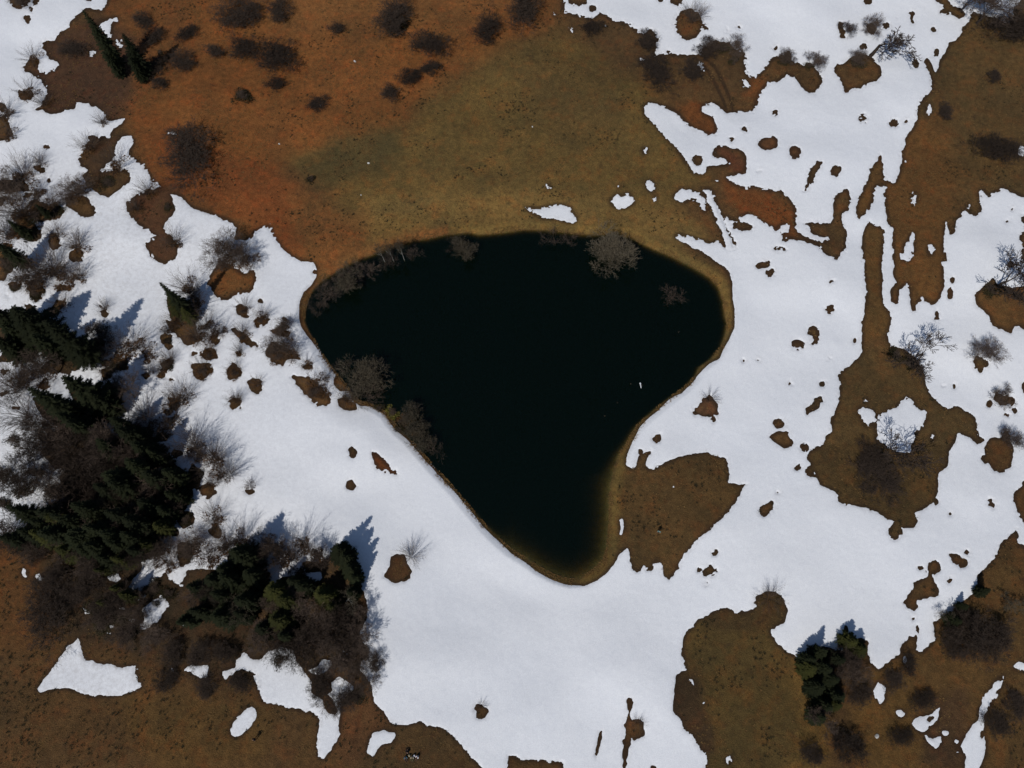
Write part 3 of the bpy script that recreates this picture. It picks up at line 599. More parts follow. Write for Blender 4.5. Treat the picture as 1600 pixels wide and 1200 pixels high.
def bare_mesh(seed, bark, twig, stems=1, spread=0.5, h=1.0, levels=5, rad=0.02, lean=(0, 0), tw=0.0032, dens=1.0):
    """unit-size leafless tree; limbs in one mesh, fine twigs in another"""
    r = random.Random(seed); t = MB(); c_ = MB()
    def seg(p, d, L, ra, lv):
        n = 3 if lv < 3 else 2
        q = p; rr = ra; dd = d.copy()
        for i in range(n):
            dd = (dd + rv(r) * 0.20 + Vector((0, 0, 0.10 if lv else 0.12))).normalized()
            q2 = q + dd * (L / n); r2 = rr * (0.80 if lv < 3 else 0.7)
            (t if lv < 3 else c_).tube(q, q2, max(rr, tw * 0.6), max(r2, tw * 0.5), 5 if lv < 2 else 3)
            q, rr = q2, r2
            if lv >= 1 and lv < levels and r.random() < 0.75 * dens:
                kid(q, dd, L * r.uniform(0.45, 0.7), rr * 0.5, lv + 1, 0.9)
        if lv < levels:
            for _ in range(r.choice((2, 3, 3)) if lv < 2 else (3 if r.random() < 0.5 * dens else 2)):
                kid(q, dd, L * r.uniform(0.58, 0.82), rr * 0.68, lv + 1, spread)
    def kid(p, d, L, ra, lv, sp):
        v_ = (d + rv(r) * sp * 1.15); v_.z = max(v_.z, -0.05)
        seg(p, v_.normalized(), L, ra, lv)
    for s_ in range(stems):
        a = 6.283 * s_ / stems + r.uniform(-.4, .4)
        off = 0.0 if stems == 1 else r.uniform(.01, .05)
        tilt = 0.08 if stems == 1 else r.uniform(0.15, 0.75) * spread * 1.4
        d = Vector((math.cos(a) * tilt + lean[0], math.sin(a) * tilt + lean[1], 1)).normalized()
        seg(Vector((math.cos(a) * off, math.sin(a) * off, -0.03)), d, (0.33 if stems == 1 else 0.30) * r.uniform(.85, 1.1), rad * (1 if stems == 1 else 0.5), 0 if stems == 1 else 1)
    zm = max(v_.z for v_ in c_.v) if c_.v else 1
    for mb in (t, c_): mb.v = [x / zm * h for x in mb.v]
    return t.mesh('trunk' if stems == 1 else 'stems', bark), c_.mesh('crown' if stems == 1 else 'twigs', twig)

def whip_mesh(seed, m, n=110, spread=0.8):
    """unit-height bundle of upright whippy shoots (hazel or willow), each with side twigs"""
    r = random.Random(seed); t = MB(); c_ = MB()
    for i in range(n):
        a = r.uniform(0, 6.283); k = r.random() ** 0.6
        p = Vector((math.cos(a), math.sin(a), 0)) * 0.10 * r.random(); p.z = -0.03
        d = Vector((math.cos(a) * k * spread, math.sin(a) * k * spread, 1)).normalized()
        L = r.uniform(0.55, 1.05); q = p; rr = 0.0040
        for j in range(5):
            d = (d + rv(r) * 0.10 + Vector((math.cos(a), math.sin(a), 0)) * 0.03).normalized()
            q2 = q + d * L / 5
            t.tube(q, q2, rr, rr * 0.8, 3); rr *= 0.8; q = q2
            if j >= 1:
                for _ in range(3):
                    d3 = (d + rv(r) * 0.55).normalized(); e = q + d3 * L * r.uniform(.10, .26)
                    c_.tube(q, e, 0.0024, 0.0012, 3)
                    e2 = e + (d3 + rv(r) * 0.5).normalized() * L * 0.11
                    c_.tube(e, e2, 0.0015, 0.0010, 3)
    return t.mesh('stems', m), c_.mesh('twigs', m)

def clump_mesh(seed, name, m, n=900, flat=0.45, leaf=0.06, lobes=7):
    """unit-radius ragged mound of small leaves"""
    r = random.Random(seed); c_ = MB()
    L = [(Vector((r.uniform(-.6, .6), r.uniform(-.6, .6), 0)), r.uniform(.25, .5)) for _ in range(lobes)]
    for i in range(n):
        o, k = r.choice(L); d = rv(r); d.z = abs(d.z)
        p = o + d * k * r.uniform(0.55, 1.1); p.z *= flat * 1.6
        s_ = leaf * r.uniform(.5, 1.5); a = rv(r); b_ = rv(r)
        c_.quad(p - a * s_, p + b_ * s_ * .7, p + a * s_, p - b_ * s_ * .6)
    return c_.mesh(name, m)

EV = [conifer_mesh(i, M['needles'], sl) for i, sl in ((1, .20), (2, .17), (3, .23), (4, .19))]
EO = [conifer_mesh(i, M['olive'], sl) for i, sl in ((11, .26), (12, .23))]
CRISP = [bare_mesh(i, M['dusk'], M['dusk'], 1, .62, 1, 5, 0.026, tw=0.0052, dens=.85) for i in (24, 25, 26)]
TREE = [bare_mesh(i, M['bark'], M['twig'], 1, sp, 1, 6, 0.018, tw=0.0027) for i, sp in ((21, .55), (22, .65), (23, .5))]
DOME = [bare_mesh(i, M['dusk'], M['dusk'], 6, .75, 1, 6, 0.013, tw=0.0027, dens=1.0) for i in (31, 32, 33)]
SHORE = [bare_mesh(i, M['twig'], M['twig'], 3, .65, 1, 5, 0.012, tw=0.0024, dens=.8) for i in (34, 35, 36)]
GREY = [bare_mesh(i, M['grey'], M['grey'], st_, .6, 1, 6, 0.015, tw=0.0024) for i, st_ in ((41, 1), (42, 5), (43, 4))]
PALE = [bare_mesh(i, M['pale'], M['grey'], 1, .45, 1, 5, 0.016, tw=0.0022) for i in (51, 52)]
WHIP = [whip_mesh(i, M['twig'], n_, s_) for i, n_, s_ in ((61, 70, .75), (62, 50, .9), (63, 90, .6))]
SHRB = [bare_mesh(i, M['bark'], M['twig'], 5, .7, 1, 6, 0.013, tw=0.0022) for i in (71, 72, 73)]
LEAF = [clump_mesh(i, 'dry_leaves', M['litter']) for i in (81, 82)]
HEATH = [clump_mesh(i, 'foliage', M['heath'], 1400, .5, .055, 9) for i in (91, 92)]
MOSSY = [clump_mesh(95, 'foliage', M['moss'], 1200, .5, .06, 8)]

RG = random.Random(99)
ORD = ['first', 'second', 'third', 'fourth', 'fifth', 'sixth', 'seventh', 'eighth', 'ninth', 'tenth', 'eleventh', 'twelfth', 'thirteenth', 'fourteenth', 'fifteenth', 'sixteenth', 'seventeenth', 'eighteenth']
def thing(name, x, y, label, cat, group, sc=(1, 1, 1), rz=None):
    o = bpy.data.objects.new(name, None); COL.objects.link(o)
    o.empty_display_size = 0.5
    o.location = (x, y, max(gz(x, y), WL - 0.25)); o.rotation_euler = (0, 0, RG.uniform(0, 6.28) if rz is None else rz); o.scale = sc
    o['label'] = label; o['category'] = cat
    if group: o['group'] = group
    return o
def part(name, me, par, sc=None):
    o = bpy.data.objects.new(name, me); COL.objects.link(o); o.parent = par
    if sc: o.scale = sc
    return o
def rows(items, look_, where, key=0, side=None):
    """ordinal labels inside a small, findable group"""
    side = side or ('from the left' if key == 0 else 'from the top')
    order = sorted(range(len(items)), key=lambda i: items[i][key])
    rank = {i: k for k, i in enumerate(order)}
    out_ = []
    for i in range(len(items)):
        n_ = len(items); k = rank[i]
        if n_ == 1: out_.append(f"{look_} {where}")
        elif k == n_ - 1 and n_ > 1:
            out_.append(f"{look_} {where}, {'rightmost' if key == 0 else 'lowest'}")
        else: out_.append(f"{look_} {where}, {ORD[k]} {side}")
    return out_

# conifers: (tip u, tip v, height, width factor, mesh list)
def conifers(items, look_, where, group, meshes, key=0):
    wood = 1.18 if 'wood' in where or 'clump' in where else 1.0
    for it, lb in zip(items, rows(items, look_, where, key)):
        u, v, h = it[:3]; w = (it[3] if len(it) > 3 else 1.0) * wood
        p = at(u, v, h)
        t, c_ = meshes[RG.randrange(len(meshes))]
        o = thing('spruce_tree', p.x, p.y, lb, 'tree', group, (h * w, h * w, h))
        o.rotation_euler.x = RG.uniform(-.09, .09); o.rotation_euler.y = RG.uniform(-.09, .09)
        q_ = RG.uniform(.86, 1.2); o.scale = (h * w * q_, h * w * q_ * RG.uniform(.88, 1.1), h)
        part('trunk', t, o); part('crown', c_, o)
RADII = {}
def bares(items, look_, where, group, meshes, name='bare_tree', cat='tree', key=0, names=('trunk', 'crown'), hc=0.55, extra=None, ex_name=None, ex_sc=0.4):
    """items: crown centre (u, v), crown radius in photo pixels, height"""
    for it, lb in zip(items, rows(items, look_, where, key)):
        u, v, rp, h = it[:4]
        p = at(u, v, h * hc)
        t, c_ = meshes[RG.randrange(len(meshes))]
        rad = rp * (p - Vector((0, 0, H))).length / FPX
        if c_.name not in RADII:
            xs_ = sorted(math.hypot(q.co.x, q.co.y) for q in c_.vertices); RADII[c_.name] = xs_[int(len(xs_) * .90)] or 0.4
        base = RADII[c_.name]
        k = rad / base
        o = thing(name, p.x, p.y, lb, cat, group, (k, k, h))
        part(names[0], t, o); part(names[1], c_, o)
        if extra:
            e = part(ex_name, extra[RG.randrange(len(extra))], o)
            e.scale = (ex_sc * base / 0.45, ex_sc * base / 0.45, min(0.5, 0.30))
def mounds(items, look_, where, group, meshes, name, cat, key=0):
    for it, lb in zip(items, rows(items, look_, where, key)):
        u, v, rp, h = it[:4]; p = at(u, v, 0.3)
        rad = rp * (p - Vector((0, 0, H))).length / FPX
        o = thing(name, p.x, p.y, lb, cat, group, (rad, rad, h))
        part('foliage', meshes[RG.randrange(len(meshes))], o)
        part('stems', SHRB[RG.randrange(3)][1], o, (0.9, 0.9, 0.75))

G = 'spruces of the wood and the snowfield'
conifers([(122, 12, 17, .95), (186, 58, 12, 1.05)], 'tall near black spruce', 'at the snow corner top left', G, EV)
conifers([(163, 78, 8, 1.1), (205, 95, 7, 1.1)], 'short dark spruce', 'crowded below the two tall ones top left', G, EV)
conifers([(243, 436, 15, .75)], 'lone slender dark green spruce', 'pointing at the open snow left of the pond', G, EV)
conifers([(258, 458, 9, 1.0), (282, 478, 6, 1.2)], 'short olive spruce', 'crowded behind the slender one on open snow', G, EO)
conifers([(-14, 372, 12), (-22, 470, 13, 1.1), (12, 486, 13, 1.2), (68, 508, 17), (44, 520, 11), (2, 505, 9, 1.3), (28, 512, 8, 1.3), (-8, 525, 9, 1.3), (20, 535, 5, 1.6)], 'dark spruce', 'at the left edge above the dark wood', G, EV, 1)
conifers([(106, 588, 16, .95), (38, 610, 18, .9), (128, 612, 11, 1.1), (75, 640, 13), (100, 650, 11)], 'tall dark spruce', 'on the upper fringe of the dark wood', G, EV)
conifers([(20, 345, 7, 1.1), (62, 322, 5, 1.4)], 'small dark spruce', 'among bare shrubs on the left snow', G, EV)
conifers([(165, 655, 10), (185, 672, 12), (208, 690, 11), (232, 705, 9), (252, 735, 9), (262, 765, 8), (222, 735, 11), (195, 725, 12), (152, 730, 13), (130, 760, 12), (135, 690, 12), (172, 755, 12), (242, 790, 8)], 'near black spruce', 'in the middle of the dark wood', G, EV)
conifers([(108, 790, 12), (135, 815, 12), (165, 790, 13), (192, 810, 12), (212, 790, 10), (205, 830, 9), (165, 845, 11), (130, 855, 11), (95, 840, 12), (65, 825, 12), (40, 815, 10), (15, 800, 11), (5, 835, 9)], 'dark spruce', 'along the lower half of the dark wood', G, EV)
conifers([(70, 800, 9, 1.2), (50, 830, 9, 1.2), (88, 855, 8, 1.1), (212, 850, 7, 1.2), (235, 815, 7, 1.2)], 'olive green spruce', 'on the lower edge of the dark wood', G, EO)
conifers([(60, 790, 11), (85, 812, 12), (110, 830, 12), (148, 828, 12), (180, 838, 11), (118, 858, 10), (30, 828, 10), (150, 872, 9), (190, 855, 9)], 'black green spruce', 'in the thickest lower part of the dark wood', G, EV)
conifers([(175, 870, 8), (145, 885, 7), (165, 915, 6), (185, 930, 6), (150, 940, 5)], 'small dark spruce', 'between brown slope and snow gully', G, EO, 1)
conifers([(355, 862, 12), (372, 868, 10), (335, 884, 12), (312, 900, 11), (345, 905, 11), (372, 900, 10), (292, 920, 10), (325, 930, 11), (355, 935, 11), (380, 930, 9), (300, 955, 9), (335, 960, 9), (275, 965, 8), (365, 962, 8)], 'near black spruce', 'in the clump above the lower snow scraps', G, EV)
conifers([(415, 925, 9, 1.2), (432, 940, 9, 1.2), (428, 965, 8, 1.1), (498, 925, 8, 1.1), (512, 945, 6, 1.1)], 'olive green spruce', 'inside the bottom wood', G, EO)
conifers([(520, 858, 9, 1.2), (532, 868, 8, 1.1), (538, 885, 8, 1.1), (548, 900, 7, 1.1), (545, 925, 6)], 'shade throwing spruce', 'on the snow edge of the bottom wood', G, EV, 1)
conifers([(450, 905, 8), (468, 915, 8), (440, 990, 7), (400, 985, 7)], 'dark spruce', 'between the olive trees of the bottom wood', G, EV)
conifers([(1338, 1000, 5, 1.7), (1352, 1014, 4.5, 1.7)], 'bushy green spruce', 'on the snow edge bottom right', G, EO)
conifers([(1290, 1022, 6, 1.6), (1277, 1034, 6, 1.5), (1297, 1048, 6, 1.6), (1312, 1066, 6, 1.6), (1290, 1076, 6.5, 1.5), (1302, 1100, 6, 1.6), (1320, 1088, 6, 1.5), (1294, 1125, 6, 1.4), (1318, 1030, 5, 1.6)], 'dark spruce', 'in the belt of evergreens bottom right', G, EV, 1)
conifers([(1315, 1105, 6, 1.4), (1278, 1048, 6, 1.3)], 'olive spruce', 'on the side of the evergreen belt bottom right', G, EO)


conifers([(1514, 950, 4, 1.7), (1547, 922, 4.5, 1.7), (1500, 968, 4, 1.6)], 'small dark spruce', 'on the brown slope right, near the snow edge', G, EV)

GB = 'leafless bushes on the orange and olive meadow'
bares([(290, 242, 42, 4.0)], 'widest round leafless bush', 'alone on the orange slope', GB, DOME, 'bare_bush', 'bush', names=('stems', 'twigs'))
top_b = [(372, 18, 27, 4), (378, 72, 20, 4), (430, 84, 27, 4), (434, 14, 17, 3), (670, 70, 25, 4.5), (762, 47, 23, 4.5), (815, 14, 28, 5)]
bares(top_b, 'round dark leafless bush', 'along the top of the orange slope', GB, DOME, 'bare_bush', 'bush', names=('stems', 'twigs'))
sm_b = [(608, 143, 13, 2.5), (641, 119, 15, 2.5), (672, 106, 13, 2), (430, 130, 12, 2), (526, 45, 10, 2), (284, 95, 16, 2.5), (236, 105, 16, 2.5), (235, 55, 15, 2.5), (335, 78, 12, 2), (290, 50, 14, 1.5), (250, 132, 10, 2), (495, 160, 14, 1.2), (110, 75, 16, 2), (220, 30, 14, 2)]
bares(sm_b, 'small dark leafless bush', 'on the orange slope above the pond', GB, DOME, 'bare_bush', 'bush', names=('stems', 'twigs'))
bares([(1012, 62, 15, 3), (1024, 110, 26, 3), (1083, 108, 16, 2.5), (925, 42, 14, 2), (1105, 75, 16, 2)], 'purple brown leafless bush', 'by the rutted track at the top', GB, DOME, 'bare_bush', 'bush', names=('stems', 'twigs'))
bares([(1562, 228, 26, 4)], 'fuzzy dark leafless bush', 'alone on the brown meadow top right', GB, DOME, 'bare_bush', 'bush', names=('stems', 'twigs'))
bares([(1555, 118, 9, 1.5), (1478, 175, 12, 1.5)], 'little dark bush', 'on the brown meadow top right', GB, DOME, 'bare_bush', 'bush', names=('stems', 'twigs'))
bares([(68, 950, 38, 5)], 'big fuzzy dark leafless bush', 'on the orange slope bottom left', GB, DOME, 'bare_bush', 'bush', names=('stems', 'twigs'))

bares([(616, 26, 30, 5)], 'large dark bush with a green heart', 'on the orange slope at the top edge', GB, [DOME[1]], 'bare_bush', 'bush', names=('stems', 'twigs'))
mounds([(619, 40, 22, 2.6)], 'dark green evergreen bush', 'at the foot of the large bush at the top edge', GB, HEATH, 'low_bush', 'bush')
mounds([(380, 155, 17, 2.2), (485, 277, 9, 1.2), (250, 80, 6, .8), (266, 87, 6, .8)], 'small dark evergreen bush', 'alone on the orange slope', GB, HEATH, 'low_bush', 'bush')
GP = 'leafless trees and bushes standing in the flooded pond margin'
bares([(960, 394, 33, 5.5)], 'many stemmed pale grey willow', 'standing in the water at the upper shore', GP, [GREY[1]], 'willow', 'tree', names=('stems', 'twigs'), hc=.4)
bares([(1050, 460, 19, 3)], 'dim half sunken willow bush', 'standing in the water at the upper right', GP, [SHORE[1]], 'willow', 'bush', names=('stems', 'twigs'))
bares([(722, 383, 19, 4)], 'grey willow bush', 'hanging over the middle of the upper shore', GP, [GREY[2]], 'willow', 'bush', names=('stems', 'twigs'))
bares([(705, 378, 14, 3)], 'low dark willow bush', 'left beside the grey one at the upper shore', GP, [SHORE[2]], 'willow', 'bush', names=('stems', 'twigs'))
bares([(868, 370, 22, 3), (892, 374, 15, 2.5)], 'dark brown willow bush', 'on the shore left of the pale willow', GP, SHORE, 'willow', 'bush', names=('stems', 'twigs'))
bares([(492, 482, 18, 4), (512, 455, 22, 4.5), (545, 428, 26, 5.5), (575, 420, 20, 5), (608, 403, 18, 4.5), (640, 390, 13, 4)], 'dim grey brown willow', 'crowding the upper left shore', GP, SHORE, 'willow', 'tree', names=('stems', 'twigs'))
bares([(540, 432, 18, 6.5)], 'paler grey willow', 'rising among the dim ones at the upper left shore', GP, [GREY[1]], 'willow', 'tree', names=('stems', 'twigs'))
for (u, v, h), lb in zip([(601, 408, 8), (615, 407, 8), (632, 406, 8)], ['slim birch with forked white trunk leaning left at the upper shore', 'slim straight white birch between two others at the upper shore', 'slim white birch rightmost of the three at the upper shore']):
    p = at(u, v, WL); t, c_ = PALE[RG.randrange(2)]
    o = thing('birch_tree', p.x, p.y, lb, 'tree', 'white birches at the upper shore', (h * .55, h * .55, h)); part('trunk', t, o); part('crown', c_, o)
bares([(562, 590, 32, 6)], 'spreading grey brown willow', 'leaning over the left shore of the pond', GP, [GREY[1]], 'willow', 'tree', names=('stems', 'twigs'))
bares([(572, 612, 24, 5), (535, 575, 15, 4)], 'reddish brown willow', 'beside the spreading one on the left shore', GP, SHORE, 'willow', 'bush', names=('stems', 'twigs'))
bares([(642, 652, 24, 4.5), (655, 680, 20, 4), (675, 692, 18, 3.5)], 'dark willow bush', 'over the lower left shore of the pond', GP, [GREY[2], SHORE[0], SHORE[1]], 'willow', 'bush', names=('stems', 'twigs'))
mounds([(611, 643, 18, 1.8)], 'yellow green mossy bush', 'where the snow meets the lower left shore', GP, MOSSY, 'mossy_bush', 'bush')
mounds([(630, 655, 17, 2.0), (648, 672, 12, 1.5)], 'tan leafy bush', 'hanging over the water on the lower left shore', GP, LEAF, 'low_bush', 'bush')
mounds([(592, 638, 12, 1.0), (622, 672, 12, 1.2)], 'dark low bush', 'under the willows on the lower left shore', GP, HEATH, 'low_bush', 'bush')

GR = 'leafless trees on the snowfield right of the pond'
bares([(1442, 560, 37, 7)], 'twiggy leafless tree', 'on the snow edge right of the narrow brown neck', GR, [CRISP[0]], hc=.6)
bares([(1392, 700, 48, 8.5)], 'dark leafless tree', 'on the brown island with the snow patch in it', GR, [CRISP[1]], hc=.5)
bares([(1374, 64, 42, 7)], 'leafless tree', 'above the round brown island top right', GR, [CRISP[2]], hc=.6)
bares([(1545, 552, 20, 4)], 'small fan shaped leafless tree', 'over a round melt hole at the right edge', GR, [SHRB[0]], names=('stems', 'twigs'), hc=.6)
bares([(1574, 438, 38, 7), (1602, 455, 32, 7)], 'dark leafless tree', 'at the right edge above the brown hollow', GR, CRISP, hc=.55)
bares([(1545, 12, 40, 8), (1520, -8, 30, 8)], 'leafless tree', 'in the top right corner', GR, [WHIP[0], TREE[2]], hc=.6)
bares([(1590, 40, 30, 7)], 'dark dense leafless tree', 'on the right edge below the top right corner', GR, [DOME[1]], names=('stems', 'twigs'), hc=.5)
bares([(1085, 20, 18, 4)], 'upright leafless shrub', 'over the brown island at the top edge', GR, [WHIP[2]], 'bare_shrub', 'shrub', names=('stems', 'twigs'), hc=.5)
bares([(1370, 37, 15, 3), (1326, 44, 11, 2.5), (1277, 92, 14, 3.5), (1232, 86, 12, 3), (1340, 88, 13, 3), (1153, 70, 16, 2.5), (1115, 66, 14, 2.5)], 'small leafless shrub', 'on the snow edges top right', GR, SHRB, 'bare_shrub', 'shrub', names=('stems', 'twigs'), hc=.5)
bares([(1110, 622, 15, 2.2)], 'thorny looking shrub', 'on the triangular brown patch right of the pond', GR, [WHIP[1]], 'bare_shrub', 'shrub', names=('stems', 'twigs'), hc=.4)
bares([(1570, 618, 16, 2.5), (1588, 690, 14, 3), (1575, 675, 8, 2.5)], 'small shrub', 'in the melt holes at the right edge', GR, SHRB, 'bare_shrub', 'shrub', names=('stems', 'twigs'), key=1, hc=.4)
bares([(1202, 935, 22, 2.5)], 'spiky leafless shrub', 'on the round knob above the olive meadow', GR, [WHIP[1]], 'bare_shrub', 'shrub', names=('stems', 'twigs'), hc=.3)
bares([(642, 868, 20, 3.5)], 'single leafless shrub', 'above the brown patch on the lower snow', GR, [WHIP[0]], 'bare_shrub', 'shrub', names=('stems', 'twigs'), hc=.5)
bares([(752, 1103, 9, 1.3)], 'tiny shrub', 'in the round melt hole near the bottom edge', GR, [WHIP[1]], 'bare_shrub', 'shrub', names=('stems', 'twigs'), hc=.3)
bares([(998, 1130, 11, 1.5)], 'low shrub', 'beside the thin dark track at the bottom edge', GR, [WHIP[1]], 'bare_shrub', 'shrub', names=('stems', 'twigs'), hc=.3)
bares([(1278, 1108, 26, 6)], 'crooked black leafless tree', 'on orange ground left of the bottom right evergreens', GR, [TREE[1]], hc=.5)
bares([(1545, 1000, 30, 6), (1518, 985, 24, 4), (1492, 1005, 20, 3), (1570, 935, 24, 3), (1484, 972, 17, 3)], 'grey leafless tree', 'on the dark slope bottom right', GR, [TREE[0], DOME[0], GREY[0]], hc=.5)
bares([(1335, 1055, 20, 4), (1328, 1030, 18, 4), (1345, 1085, 16, 3), (1310, 1035, 15, 4), (1420, 1040, 12, 2), (1325, 1165, 20, 3), (1270, 1180, 14, 2), (1275, 1045, 12, 3)], 'brown leafless bush', 'around the evergreen belt bottom right', GR, [DOME[0], DOME[1], SHRB[1]], 'bare_bush', 'bush', names=('stems', 'twigs'), key=1, hc=.5)
bares([(1395, 1062, 14, 1.5), (1440, 1092, 15, 1.5), (1405, 1150, 14, 1.5), (1556, 1130, 16, 1.5), (1585, 1100, 15, 1.5)], 'low brown bush', 'among the snow scraps bottom right', GR, DOME, 'bare_bush', 'bush', names=('stems', 'twigs'), hc=.4)
mounds([(1225, 92, 10, 1.2), (1267, 100, 9, 1.2), (1132, 78, 14, 1.2), (1147, 95, 12, 1.0)], 'dark low evergreen bush', 'on the brown peninsula top right', GR, HEATH, 'low_bush', 'bush')
mounds([(1345, 95, 15, 1.2)], 'dark low evergreen bush', 'at the foot of the tree on the round brown island', GR, HEATH, 'low_bush', 'bush')
mounds([(1545, 455, 14, 1.2)], 'dark low evergreen bush', 'on the corner of the brown hollow at the right edge', GR, HEATH, 'low_bush', 'bush')
mounds([(1405, 552, 16, 1.0), (1420, 565, 14, 1.0)], 'dark low bush', 'under the twiggy tree on the neck', GR, HEATH, 'low_bush', 'bush')
bares([(1372, 742, 30, 2.2), (1362, 712, 20, 1.8)], 'dark fuzzy bush', 'on the big brown island with the snow patch', GR, DOME, 'bare_bush', 'bush', names=('stems', 'twigs'), hc=.4)
mounds([(1385, 715, 18, 1.2)], 'dark low bush', 'under the tree on the big island', GR, HEATH, 'low_bush', 'bush')

GL = 'leafless shrubs in the melt holes of the left snowfield'
rowsets = [
 ('in the top left snow corner', [(45, 85, 17, 3), (40, 140, 19, 3.5), (5, 172, 18, 4), (30, 2, 14, 2.5), (8, 205, 16, 4), (65, 158, 14, 3)]),
 ('beside the brown bays at the upper left', [(135, 225, 18, 4), (178, 258, 26, 5), (60, 250, 14, 2.5), (232, 300, 18, 4), (270, 375, 20, 4), (160, 190, 12, 3), (212, 325, 12, 3)]),
 ('in the band of melt holes at the far left', [(28, 268, 28, 5), (8, 290, 26, 5), (120, 300, 26, 4), (52, 300, 22, 5), (88, 365, 18, 3.5), (120, 382, 20, 3.5), (30, 330, 28, 6), (75, 320, 20, 4), (10, 365, 24, 5)]),
 ('above the left spruces', [(48, 425, 32, 6), (75, 415, 32, 6), (100, 430, 26, 5), (115, 425, 22, 5), (52, 445, 16, 3), (92, 470, 18, 3.5), (160, 478, 13, 2.5), (25, 430, 20, 5), (18, 595, 26, 5), (60, 590, 24, 5), (40, 575, 22, 5)]),
 ('around the reddish shrub between the spruces', [(180, 545, 30, 5), (205, 535, 30, 5), (225, 550, 24, 5), (160, 575, 16, 4), (230, 575, 14, 3), (260, 515, 14, 3), (262, 560, 16, 3), (248, 575, 13, 3)]),
 ('around the slender lone spruce', [(290, 445, 26, 6), (300, 470, 26, 6), (318, 505, 22, 5), (330, 520, 16, 4), (345, 515, 14, 4), (272, 500, 18, 4), (305, 525, 22, 4)]),
 ('in the cluster of holes right of the lone spruce', [(352, 392, 32, 6), (378, 405, 26, 5), (380, 478, 16, 3), (408, 492, 17, 3.5), (378, 520, 17, 3), (440, 512, 18, 3), (325, 545, 16, 3), (312, 572, 18, 3), (366, 575, 16, 3), (372, 548, 12, 3)]),
 ('on the snow slope beside the left shore', [(440, 545, 26, 4), (455, 555, 18, 3), (400, 598, 14, 2.5), (366, 622, 16, 3), (490, 600, 22, 3.5), (505, 615, 18, 3), (540, 622, 16, 3), (478, 568, 15, 3), (505, 590, 15, 3)]),
 ('on the snow at the fringe of the dark wood', [(268, 620, 24, 4.5), (285, 615, 24, 4), (225, 665, 26, 5), (250, 668, 26, 5), (305, 705, 24, 5), (330, 715, 28, 5), (390, 757, 13, 2.5), (325, 755, 16, 3), (340, 740, 18, 4), (262, 650, 20, 5)]),
 ('between dark wood and bottom wood', [(330, 805, 24, 4), (300, 850, 24, 5), (320, 870, 26, 5), (370, 845, 26, 6), (345, 850, 24, 5), (420, 850, 28, 7), (445, 870, 28, 6), (470, 850, 26, 7), (495, 865, 22, 6), (240, 860, 26, 5), (255, 880, 22, 5), (395, 880, 20, 5)]),
]
for where, its in rowsets:
    its = [(a_, b_, r_ * 0.9, h_ * 0.92) for a_, b_, r_, h_ in its]
    bares(its, 'leafless shrub', where, GL, [WHIP[0], WHIP[1], WHIP[0], SHRB[1], WHIP[1], WHIP[2]], 'bare_shrub', 'shrub', names=('stems', 'twigs'), hc=.45, extra=LEAF, ex_name='dry_leaves', ex_sc=.40)
bares([(153, 520, 20, 4)], 'dense reddish brown shrub like a brush', 'between the left spruces', GL, [DOME[0]], 'bare_shrub', 'shrub', names=('stems', 'twigs'), hc=.6)
mounds([(60, 345, 16, 1.4), (90, 332, 13, 1.2), (20, 288, 18, 1.2), (50, 368, 15, 1.2), (5, 315, 10, 1.0)], 'dark round evergreen bush', 'on the left snow near the edge', GL, HEATH, 'low_bush', 'bush')
mounds([(10, 412, 18, 1.5), (55, 458, 12, 1), (78, 487, 14, 1), (48, 485, 12, 1), (25, 448, 10, 1)], 'dark evergreen bush', 'just above the left spruces', GL, HEATH, 'low_bush', 'bush')
mounds([(175, 570, 16, 1.2), (165, 585, 9, 1), (190, 568, 12, 1), (262, 535, 9, 1), (262, 572, 11, 1), (225, 586, 6, .8)], 'low dark bush', 'in the melt holes under the reddish shrub', GL, HEATH, 'low_bush', 'bush')
mounds([(318, 582, 15, 1.1), (328, 556, 11, 1), (367, 582, 12, 1), (435, 558, 15, 1), (492, 615, 18, 1), (406, 502, 10, .8), (436, 520, 12, .8), (380, 488, 10, .8), (380, 530, 12, .8)], 'low brown bush', 'filling a melt hole left of the pond', GL, LEAF, 'low_bush', 'bush')
mounds([(305, 742, 14, 1.5), (290, 812, 14, 1.5), (288, 865, 15, 1.5), (272, 832, 6, 1), (240, 918, 18, 1.5), (262, 925, 16, 1.5), (242, 942, 8, 1)], 'dark bush', 'in the snow gully right of the dark wood', GL, HEATH, 'low_bush', 'bush', 1)
mounds([(265, 325+0, 9, .8), (172, 290, 16, .9)], 'dark low bush', 'inside the brown bays at the upper left', GL, HEATH, 'low_bush', 'bush')

mounds([(38, 765, 20, 1.5), (8, 740, 22, 1.5), (5, 790, 18, 1.5), (75, 770, 14, 1.5), (60, 738, 12, 1.2), (20, 690, 14, 1.2)], 'dark evergreen bush', 'among snow scraps in the dark wood', GL, HEATH, 'low_bush', 'bush', 1)
GW = 'leafless trees between the spruces of the two woods'
bares([(20, 640, 32, 8), (60, 650, 30, 8), (8, 600, 30, 7), (70, 570, 26, 7), (195, 610, 26, 6), (215, 640, 26, 6), (180, 600, 22, 6), (290, 690, 28, 6), (350, 735, 22, 5)], 'airy pale brown tree', 'in the snow around the dark wood', GW, [TREE[0], TREE[2], WHIP[0], WHIP[2]], hc=.6)
bares([(55, 690, 34, 9), (90, 685, 36, 9), (130, 700, 36, 9), (160, 710, 34, 9), (95, 745, 34, 9), (145, 745, 34, 8), (190, 745, 30, 8), (25, 745, 26, 7), (110, 775, 32, 8), (250, 785, 24, 6)], 'brown leafless tree', 'in the upper part of the dark wood', GW, [TREE[0], TREE[1], DOME[0], DOME[2]], hc=.6)
